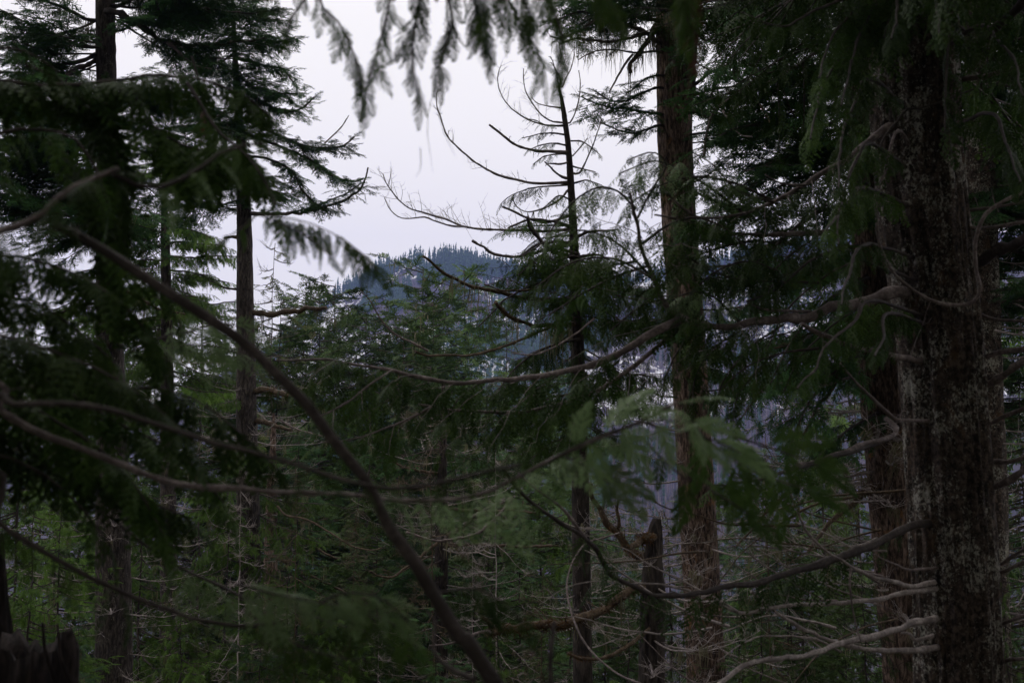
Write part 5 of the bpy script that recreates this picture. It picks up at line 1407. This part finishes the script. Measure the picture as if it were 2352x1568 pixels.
for pl, kd in [([(1990, 590), (1900, 630), (1810, 710), (1760, 800)], 'cedar'), ([(2010, 690), (1920, 740), (1840, 820), (1800, 900)], 'cedar'), ([(1980, 500), (1880, 540), (1790, 610), (1730, 690)], 'cedar'),
               ([(1700, 760), (1640, 800), (1600, 860), (1590, 930)], 'cedar'), ([(1640, 745), (1570, 790), (1530, 860), (1520, 920)], 'cedar'), ([(1800, 745), (1720, 800), (1660, 880), (1640, 960)], 'cedar'),
               ([(1420, 830), (1360, 880), (1330, 950), (1310, 1010)], 'cedar'), ([(1300, 850), (1240, 890), (1190, 960)], 'cedar'), ([(1120, 870), (1060, 910), (1010, 980)], 'cedar'), ([(1460, 600), (1380, 620), (1320, 680), (1280, 750)], 'cedar')]:
    t7.limb(pl, 7.6, 7.3, 6, 2.5, kd, 'wood_dark', to_trunk=False, sub=5, t0=0.06, gap=0.06, size=0.25, down=0.8, rnd=0.3)

# forked mossy trunk in the middle
t11 = Tree('fir_tree', 'short broken trunk with thick mossy forked limbs in the lower middle', 'fir',
           [(1508, 1190, 16, 12.5), (1504, 1230, 34, 12.5), (1500, 1300, 46, 12.5), (1500, 1400, 56, 12.5), (1496, 1568, 58, 12.5)], M['bark_far'], top=0, seg=44, ring=0.05, amp=0.02, seed=11)
t11.limb(patch(8, [(2000, 760), (1930, 720), (1870, 650), (1820, 580), (1760, 500), (1700, 400), (1670, 300)]), 12.5, 12.2, 24, 8, None, 'wood_mossy', sides=9, moss=160, twigs=6)
t11.limb(patch(8, [(1850, 620), (1860, 540), (1840, 470), (1850, 400)]), 12.4, 12.3, 12, 5, None, 'wood_mossy', sides=8, to_trunk=False, moss=80, twigs=4)
t11.limb(patch(8, [(1960, 960), (1900, 1000), (1820, 1060), (1740, 1100), (1650, 1140), (1550, 1180), (1450, 1200), (1350, 1200), (1250, 1200), (1150, 1210), (1080, 1235), (1020, 1250)]), 12.4, 11.5, 22, 18, None, 'wood_mossy', sides=9, moss=700, twigs=5, beard=3)
t11.limb(patch(8, [(1060, 1225), (1030, 1170), (990, 1140)]), 11.6, 11.4, 16, 8, None, 'wood_mossy', to_trunk=False)
t11.limb(patch(8, [(1040, 1240), (960, 1245), (800, 1310), (650, 1330)]), 11.5, 11.2, 8, 3, None, 'wood', to_trunk=False, twigs=5)
t11.limb(patch(8, [(2060, 1215), (1980, 1280), (1900, 1340), (1800, 1390), (1700, 1415), (1600, 1405), (1530, 1380)]), 12.4, 11.5, 11, 6, None, 'wood_mossy', moss=250, sides=8)
t11.limb(patch(8, [(2060, 640), (2030, 640), (1980, 680), (1930, 690)]), 12.3, 12.1, 18, 14, None, 'wood_mossy', moss=160)
t11.limb(patch(8, [(1860, 610), (1760, 640), (1660, 670), (1600, 730), (1560, 800), (1530, 900), (1530, 1000), (1560, 1130), (1610, 1260), (1680, 1360), (1760, 1440), (1880, 1520), (2000, 1570)]), 11, 9.5, 4, 5, None, 'wood', to_trunk=False, wob=0.4)
whorls(t11, 1200, 1568, 19, 'dead', 1.2, seed=111)

# slim far trunk with crossed limbs
t12 = Tree('spruce_tree', 'slim trunk with crossed lichen crusted limbs in the middle of the picture', 'spruce', [(1017, 1060, 18, 22), (1016, 1150, 27, 22), (1014, 1300, 30, 22), (1012, 1568, 32, 22)], M['bark_far'], top=1.5, seg=28, ring=0.1, amp=0.015, seed=12, tip_r=0.03)
t12.limb(patch(8, [(740, 650), (800, 600), (880, 550), (960, 490), (1040, 440), (1120, 410), (1190, 375)]), 22, 19, 9, 6, None, 'wood', twigs=5)
t12.limb(patch(8, [(1180, 385), (1140, 440), (1080, 510), (1000, 580), (920, 625), (830, 645), (740, 655), (650, 655), (560, 620), (500, 605)]), 19, 18.5, 9, 5, None, 'wood', to_trunk=False, twigs=5, beard=3)
t12.limb(patch(8, [(720, 660), (640, 720), (580, 775), (500, 830), (410, 890), (330, 885), (270, 855)]), 20, 19, 8, 4, None, 'wood_mossy', to_trunk=False, twigs=14)
t12.limb(patch(8, [(740, 690), (900, 680), (1050, 690), (1200, 695), (1350, 690), (1480, 695)]), 22, 20.5, 10, 5, None, 'wood_mossy', moss=260, twigs=6, beard=4)
t12.limb(patch(8, [(760, 460), (900, 465), (1050, 470), (1200, 465), (1330, 480)]), 22, 21, 9, 5, None, 'wood_mossy', moss=160, twigs=4)
t12.limb(patch(8, [(690, 230), (600, 215), (520, 200), (440, 165), (400, 145)]), 22, 21, 8, 4, None, 'wood_mossy', moss=120, twigs=4)
t12.limb(patch(7, [(1770, 440), (1830, 500), (1950, 520), (2080, 590), (2200, 670), (2350, 720), (2440, 700)]), 21, 19.5, 6, 3, None, 'wood_mossy', to_trunk=False, twigs=16, twig_len=0.4)
whorls(t12, 960, 1568, 48, 'dead', 1.5, seed=121)
whorls(t12, 960, 1568, 19, 'fir_mid', 1.4, tilt=(-20, 0), seed=122)

# broken stump, bottom left
st = at(62, 1700, 4.6)
r_ = np.random.default_rng(77)
stump = thing('tree_stump', 'dark broken stump with jagged splinters at the bottom left corner', 'stump', (st[0], st[1], gz(st[0], st[1]) - 0.1))
mb = MB()
sb = np.array(stump.location)
top_z = at(60, 1505, 4.6)[2]
na = 44
ang = np.linspace(0, 2 * math.pi, na, endpoint=False)
prof = 0.16 + 0.022 * np.sin(ang * 5 + 1) + 0.02 * r_.random(na)
jag = np.array([0.05 * r_.random() for _ in range(na)])
jag += 0.10 * np.exp(-((ang - 0.55) / 0.16) ** 2) + 0.08 * np.exp(-((ang - 6.05) / 0.14) ** 2) + 0.05 * np.exp(-((ang - 2.4) / 0.3) ** 2)
rings = []
for f in np.linspace(0, 1, 26):
    zz = sb[2] + (top_z - sb[2]) * f + jag * f ** 6
    rr = prof * (1.35 - 0.35 * f ** 0.5) + 0.008 * np.sin(ang * 17 + 3 * f)
    rings.append(np.stack([sb[0] + rr * np.cos(ang), sb[1] + rr * np.sin(ang), zz], 1))
for f in np.linspace(0, 1, 5)[1:]:
    zz = top_z + jag * (1 - f) ** 0.5 - 0.10 * f
    rr = prof * (1 - 0.35 * f ** 0.4) * (1 - 0.6 * f)
    rings.append(np.stack([sb[0] + rr * np.cos(ang), sb[1] + rr * np.sin(ang), zz - 0.05 * f], 1))
nr = len(rings)
V = np.vstack(rings)
i = np.arange(nr - 1)[:, None] * na
j = np.arange(na)[None]
k2 = (j + 1) % na
mb.add(V, np.stack([i + j, i + k2, i + k2 + na, i + j + na], -1).reshape(-1, 4))
mb.add(np.vstack([rings[-1], rings[-1].mean(0)[None]]), [[x, (x + 1) % na, na] for x in range(na)])
link('trunk', mb.mesh('trunk', M['stump'], sb), stump)
for (px, py0, py1, w) in ((104, 1430, 1560, 6), (140, 1450, 1568, 6)):
    m2 = MB()
    tube(m2, smooth_path([at(px - 6, py0, 4.46), at(px, (py0 + py1) / 2, 4.45), at(px + 22, py1, 4.45)], 10), np.linspace(0.5, 1, 10) * w / FPX * 4.5, 6)
    link('splinter', m2.mesh('splinter', M['stump'], sb), stump)
t13 = Tree('dead_tree', 'dark bare trunk cut off by the left edge beside the broken stump', 'dead tree', [(-14, 1225, 40, 5.2), (-8, 1400, 58, 5.2), (0, 1568, 74, 5.2)], M['stump'], top=0, seg=28, ring=0.06, amp=0.01, seed=13)

# leaning bare stem right across the front
ls = Tree('leaning_stem', 'blurred bare stem leaning from upper left to bottom centre across the front', 'sapling',
          [(122, 517, 17, 2.45), (200, 552, 20, 2.45), (300, 615, 22, 2.45), (400, 680, 23, 2.45), (480, 732, 24, 2.45), (562, 788, 22, 2.45), (627, 851, 23, 2.45), (705, 930, 25, 2.45), (768, 1014, 26, 2.45), (842, 1108, 27, 2.45),
           (896, 1212, 29, 2.45), (952, 1290, 31, 2.45), (1000, 1372, 33, 2.45), (1062, 1470, 36, 2.45), (1150, 1590, 40, 2.45)], M['wood_dark'], top=0, seg=16, ring=0.012, amp=0.0016, furrow=140, seed=14)
for _k in range(11):
    sm = MB()
    side_twigs(sm, ls.axis[::-1], ls.rng, 1, 0.12, 0.003, up=0.2)
    ls.part('twig', sm, M['wood_dark'])
ls.limb([(1090, 1560), (1030, 1530), (990, 1490), (1000, 1430), (980, 1400)], 2.5, 2.7, 14, 6, None, 'wood_dark', to_trunk=False)
ls.limb([(1262, 1600), (1260, 1540), (1262, 1480), (1270, 1430)], 3.0, 3.1, 12, 8, None, 'wood_dark', start=at(1150, 1640, 2.45))

# ------------------------------------------------------------------ the cedar just left of the camera: its boughs hang into the picture
ca = Tree('cedar_tree', 'near cedar out of the picture on the left whose blurred boughs hang across the front', 'cedar',
          [(-2500, 300, 240, 2.3), (-2520, 900, 260, 2.3), (-2540, 1500, 280, 2.3)], M['bark_big'], top=7, seg=40, ring=0.08, amp=0.015, seed=15)
fr = dict(mat='wood_dark', sides=9, wob=1.5)
fw = dict(mat='wood', sides=10, wob=1.6, twigs=7, twig_len=0.14)
ca.limb([(-300, 590), (-100, 558), (0, 535), (40, 526), (70, 515), (120, 480), (140, 450), (160, 432), (200, 415), (235, 402), (268, 388)], 2.5, 2.3, 24, 12, 'cedar', t0=0.75, gap=0.04, size=0.2, down=0.9, start=ca.at_trunk(0.45)[0], **fw)
ca.limb([(260, 400), (340, 432), (400, 416), (450, 388), (510, 345), (600, 330)], 2.3, 2.5, 14, 6, 'cedar_pale', t0=0.25, gap=0.035, size=0.16, down=0.7, to_trunk=False, **fr)
ca.limb([(-200, 880), (0, 955), (50, 978), (100, 998), (200, 1035), (300, 1070), (400, 1100), (500, 1119), (600, 1130), (700, 1136), (800, 1142), (880, 1151), (950, 1152), (1050, 1145), (1130, 1125), (1180, 1100), (1256, 1065), (1365, 1016), (1440, 985), (1560, 920)],
        2.9, 2.8, 17, 6, 'cedar_pale', t0=0.80, gap=0.035, size=0.24, down=0.35, start=ca.at_trunk(-0.25)[0], **fw)
ca.limb([(-200, 930), (0, 927), (100, 930), (200, 936), (300, 955), (400, 985), (480, 1015), (580, 1042), (680, 1070), (800, 1105), (900, 1117), (1000, 1110), (1100, 1090), (1200, 1072)], 2.3, 2.2, 16, 8, 'cedar', t0=0.86, gap=0.045, size=0.12, down=0.7,
        start=ca.at_trunk(-0.15)[0], **fr)
ca.limb([(-200, 1080), (0, 1205), (100, 1268), (200, 1328), (280, 1368), (350, 1395), (450, 1428), (540, 1440), (640, 1434)], 2.7, 2.7, 17, 9, 'cedar', t0=0.75, gap=0.05, size=0.16, down=0.9, start=ca.at_trunk(-0.5)[0], **fr)
ca.limb([(60, 1010), (180, 1130), (280, 1212), (350, 1265), (430, 1310), (520, 1350), (580, 1385)], 3.6, 3.4, 8, 6, 'cedar_pale', t0=0.9, gap=0.04, size=0.2, down=0.6, start=ca.at_trunk(-0.4)[0], **fr)
# sprays at the ends of those boughs
def sprays(tree, specs, d, kind, size, gap=0.03, down=0.35, w=6, parent_mat='wood_dark', rnd=0.2, fwd=0.6, taper=0.55):
    for pl in specs:
        tree.limb(pl, d, d * 0.97, w, 2.5, kind, parent_mat, to_trunk=False, sides=6, t0=0.06, gap=gap, size=size, down=down, rnd=rnd, fwd=fwd, taper=taper, plane=(0.0, -0.75, 0.65))
sprays(ca, [[(1260, 1060), (1330, 1020), (1420, 985), (1520, 965), (1600, 970)], [(1300, 1050), (1350, 1075), (1400, 1110)], [(1480, 970), (1560, 1000), (1640, 1010), (1700, 1040)]], 2.8, 'fan', 0.2, gap=0.04, down=0.35)
sprays(ca, [[(1560, 950), (1650, 1030), (1750, 1090), (1850, 1120)], [(1480, 1010), (1560, 1090), (1640, 1130), (1720, 1180)], [(1680, 1000), (1780, 1030), (1880, 1070)]], 3.2, 'fan_dark', 0.22, gap=0.055, down=0.6)
sprays(ca, [[(540, 1340), (620, 1362), (700, 1378), (780, 1390)], [(740, 1380), (800, 1360), (880, 1375), (940, 1430)]], 2.6, 'cedar_pale', 0.11, gap=0.014, down=0.8, rnd=0.3)
sprays(ca, [[(820, 1400), (900, 1430), (960, 1490)], [(1010, 1360), (1090, 1350), (1150, 1380), (1200, 1430)], [(560, 1400), (650, 1460), (740, 1500), (860, 1520)], [(680, 1400), (760, 1430), (840, 1450)]], 2.8, 'cedar', 0.14, gap=0.018, down=0.9, rnd=0.3)
sprays(ca, [[(420, 770), (470, 750), (530, 745), (580, 765)], [(380, 800), (450, 790), (520, 800), (580, 830)], [(300, 810), (380, 770), (450, 760)]], 3.9, 'cedar_pale', 0.15, gap=0.025, down=0.6, w=4, rnd=0.3)
sprays(ca, [[(585, 492), (650, 498), (720, 515), (790, 550), (835, 585), (868, 622)]], 2.9, 'cedar_slim', 0.105, gap=0.013, down=1.3, w=4, fwd=0.35, rnd=0.1, taper=0.3)
sprays(ca, [[(585, 490), (650, 515), (710, 545), (760, 590)], [(590, 492), (560, 520), (500, 560)]], 2.9, 'cedar_slim', 0.10, gap=0.03, down=1.2, w=4, fwd=0.4, rnd=0.12)
# dark hanging masses, left
ca.limb([(-300, 250), (-50, 190), (150, 200), (300, 180), (430, 180), (540, 200), (620, 260)], 3.6, 3.6, 16, 5, 'cedar_low', t0=0.25, gap=0.009, size=0.26, down=0.9, rnd=0.35, start=ca.at_trunk(1.3)[0], **fr)
ca.limb([(300, 180), (330, 260), (400, 320), (480, 350), (560, 350), (620, 420)], 3.6, 3.5, 8, 4, 'cedar_low', t0=0.1, gap=0.010, size=0.26, down=0.7, rnd=0.35, to_trunk=False, **fr)
ca.limb([(430, 190), (500, 300), (560, 350), (600, 400), (636, 470)], 3.5, 3.2, 8, 4, 'cedar_low', t0=0.1, gap=0.020, size=0.2, down=0.8, rnd=0.3, to_trunk=False, **fr)
ca.limb([(-300, 420), (-50, 330), (60, 300), (160, 310), (220, 380), (250, 470)], 3.2, 3.2, 14, 5, 'cedar_low', t0=0.35, gap=0.025, size=0.26, down=0.9, rnd=0.35, start=ca.at_trunk(1.0)[0], **fr)
ca.limb([(-300, 160), (-60, 120), (60, 120), (140, 170)], 3.2, 3.3, 12, 4, 'cedar_low', t0=0.5, gap=0.035, size=0.24, down=0.9, rnd=0.3, start=ca.at_trunk(1.5)[0], **fr)
ca.limb([(-250, 600), (-20, 590), (100, 600), (200, 640), (300, 720), (380, 830)], 2.9, 2.9, 12, 5, 'cedar_low', t0=0.25, gap=0.009, size=0.24, down=0.8, rnd=0.35, start=ca.at_trunk(0.4)[0], **fr)
ca.limb([(-250, 780), (-20, 770), (100, 800), (220, 850), (330, 920), (420, 1000)], 2.6, 2.6, 12, 5, 'cedar_low', t0=0.25, gap=0.009, size=0.24, down=0.6, rnd=0.35, start=ca.at_trunk(0.1)[0], **fr)
ca.limb([(-250, 900), (-20, 900), (120, 960), (240, 1040), (330, 1140), (380, 1240)], 3.0, 3.0, 12, 5, 'cedar_low', t0=0.25, gap=0.009, size=0.26, down=0.8, rnd=0.35, start=ca.at_trunk(-0.1)[0], **fr)
ca.limb([(-250, 1050), (-20, 1040), (100, 1090), (180, 1160), (260, 1260)], 3.0, 3.1, 10, 4, 'cedar_low', t0=0.3, gap=0.03, size=0.24, down=0.9, rnd=0.35, start=ca.at_trunk(-0.4)[0], **fr)
ca.limb([(-250, 960), (-20, 990), (100, 1030), (220, 1090), (300, 1130), (420, 1180)], 3.2, 3.2, 10, 4, 'cedar_low', t0=0.25, gap=0.009, size=0.26, down=0.8, rnd=0.35, start=ca.at_trunk(-0.2)[0], **fr)
ca.limb([(-250, 840), (-20, 830), (120, 880), (260, 960), (400, 1040), (520, 1150)], 3.3, 3.3, 10, 4, 'cedar_low', t0=0.25, gap=0.011, size=0.25, down=0.7, rnd=0.35, start=ca.at_trunk(0.0)[0], **fr)
ca.limb([(-250, 700), (-20, 690), (80, 700), (180, 760), (260, 830)], 3.0, 3.0, 10, 4, 'cedar_low', t0=0.25, gap=0.009, size=0.24, down=0.7, rnd=0.35, start=ca.at_trunk(0.25)[0], **fr)
ca.limb([(250, 900), (350, 890), (450, 920), (560, 1000), (640, 1080)], 3.0, 3.1, 7, 4, 'cedar_low', t0=0.05, gap=0.02, size=0.22, down=0.8, rnd=0.35, to_trunk=False, **fr)
ca.limb([(200, 560), (280, 590), (350, 650), (400, 720)], 2.9, 3.0, 6, 3, 'cedar_low', t0=0.05, gap=0.02, size=0.18, down=0.9, rnd=0.35, to_trunk=False, **fr)
ca.limb([(60, 150), (150, 190), (220, 250), (265, 340), (290, 450), (280, 570)], 3.7, 3.6, 7, 3, 'cedar_low', t0=0.1, gap=0.009, size=0.24, down=0.8, rnd=0.35, to_trunk=False, **fr)
ca.limb([(100, 320), (180, 380), (240, 470), (260, 580), (250, 680)], 3.4, 3.4, 7, 3, 'cedar_low', t0=0.1, gap=0.009, size=0.22, down=0.8, rnd=0.35, to_trunk=False, **fr)
ca.limb([(440, 130), (462, 200), (470, 260), (480, 310)], 4.5, 4.4, 5, 3, 'rust', t0=0.55, gap=0.05, size=0.12, down=0.8, rnd=0.4, to_trunk=False, **fr)
ca.limb([(150, 800), (220, 830), (260, 860), (300, 890)], 3.4, 3.4, 5, 3, 'rust', t0=0.2, gap=0.06, size=0.14, down=0.8, rnd=0.4, to_trunk=False, **fr)

# the cedar above the camera: sprays hanging in from the top edge
cb = Tree('cedar_tree', 'near cedar out of the picture on the right whose sprays hang from the top edge', 'cedar',
          [(3900, -100, 240, 2.6), (3890, 700, 260, 2.6), (3880, 1500, 280, 2.6)], M['bark_big'], top=7, seg=40, ring=0.08, amp=0.015, seed=16)
cb.limb([(2400, -500), (1800, -330), (1500, -230), (1300, -170), (1100, -130), (900, -110), (740, -70), (640, -20)], 3.3, 3.3, 26, 8, 'cedar', t0=0.5, gap=0.05, size=0.2, down=0.9, start=cb.at_trunk(2.0)[0], **fr)
tops = [([(725, -60), (735, 10), (770, 40), (800, 90), (822, 150), (830, 215)], 0.13, 'cedar_fine'), ([(720, -20), (690, 10), (665, 50), (660, 90)], 0.09, 'cedar_fine'), ([(900, -90), (895, 0), (875, 90), (850, 180), (832, 255)], 0.12, 'cedar_fine'),
        ([(980, -100), (965, 0), (950, 80), (948, 150), (962, 215)], 0.15, 'cedar_fine'), ([(1010, -100), (1030, 0), (1040, 60), (1020, 110), (1010, 160)], 0.16, 'cedar_fine'), ([(1080, -110), (1090, 0), (1100, 60), (1120, 110)], 0.16, 'cedar_fine'),
        ([(1150, -120), (1170, 0), (1200, 60), (1230, 110), (1250, 160)], 0.16, 'cedar_fine'), ([(1230, -120), (1260, 0), (1290, 80), (1280, 170)], 0.15, 'cedar_fine'), 
        ([(1190, -110), (1200, -20), (1220, 40)], 0.18, 'cedar_fine'), ([(1110, -100), (1110, -20), (1115, 30)], 0.18, 'cedar_fine'),
        ([(1320, -120), (1380, -20), (1420, 30)], 0.16, 'cedar_fine'), ([(1500, -150), (1560, -40), (1580, 60)], 0.16, 'cedar_fine'), ([(1530, -150), (1590, -20), (1600, 60), (1596, 130)], 0.10, 'rust')]
for pl, sz, kd in tops:
    cb.limb(pl, 3.3, 3.2, 7, 2.5, kd, 'wood_dark', to_trunk=False, sides=6, t0=0.1, gap=0.02, size=sz, down=0.6, rnd=0.2, fwd=0.75, out=0.6, taper=0.45)
fm = MB()
lichen_strands(fm, np.array([at(1016, 190, 3.25), at(1018, 330, 3.26)]), np.random.default_rng(9), 0.2, 2, 0.0015)
cb.part('beard_lichen', fm, M['lichen'], kind='stuff')

# ------------------------------------------------------------------ unseen forest added beside and behind the camera to shade the foreground
G_SHADE = 'unseen firs added round the photographer for shade'
SHADE_FIRS = [  # x, y, size, crown, place
    (-2.6, -2.2, 1.8, 'tall', 'just behind the left shoulder'), (0.9, -3.6, 1.9, 'tall', 'straight behind'), (3.2, -1.2, 1.8, 'tall', 'just behind the right shoulder'), (-5.0, 2.0, 1.8, 'tall', 'beside the near cedar on the left'),
    (5.0, 2.2, 1.8, 'tall', 'beside the near cedar on the right'), (-9.5, -1.0, 1.7, 'fir', 'level with the photographer on the far left'), (-10.5, 4.5, 1.7, 'fir', 'on the far left ahead'), (9.5, -0.5, 1.7, 'fir', 'level with the photographer on the far right'),
    (10.8, 4.0, 1.7, 'fir', 'on the far right ahead'), (-6.0, -7.0, 1.9, 'fir', 'behind to the left'), (0.0, -8.5, 2.0, 'fir', 'far behind in the middle'), (6.5, -6.5, 1.9, 'fir', 'behind to the right'),
    (-3.2, -5.2, 1.2, 'firfine', 'smaller one behind to the left'), (3.4, -5.4, 1.2, 'firfine', 'smaller one behind to the right'), (-5.6, -1.6, 1.1, 'firfine', 'smaller one beside the left shoulder'), (5.6, -2.0, 1.1, 'firfine', 'smaller one beside the right shoulder')]
for k, (x, y, s, ck, place_) in enumerate(SHADE_FIRS):
    w, c, b = CROWNS[ck][0]
    root = thing('fir_tree', 'unseen shade fir added out of the picture, ' + place_, 'fir', (x, y, gz(x, y) - 0.1), G_SHADE)
    root.rotation_euler = (0, 0, k * 1.3)
    o = link('trunk', w, root); o.scale = (s, s, s)
    o = link('crown', c, root, kind='stuff'); o.scale = (s, s, s)
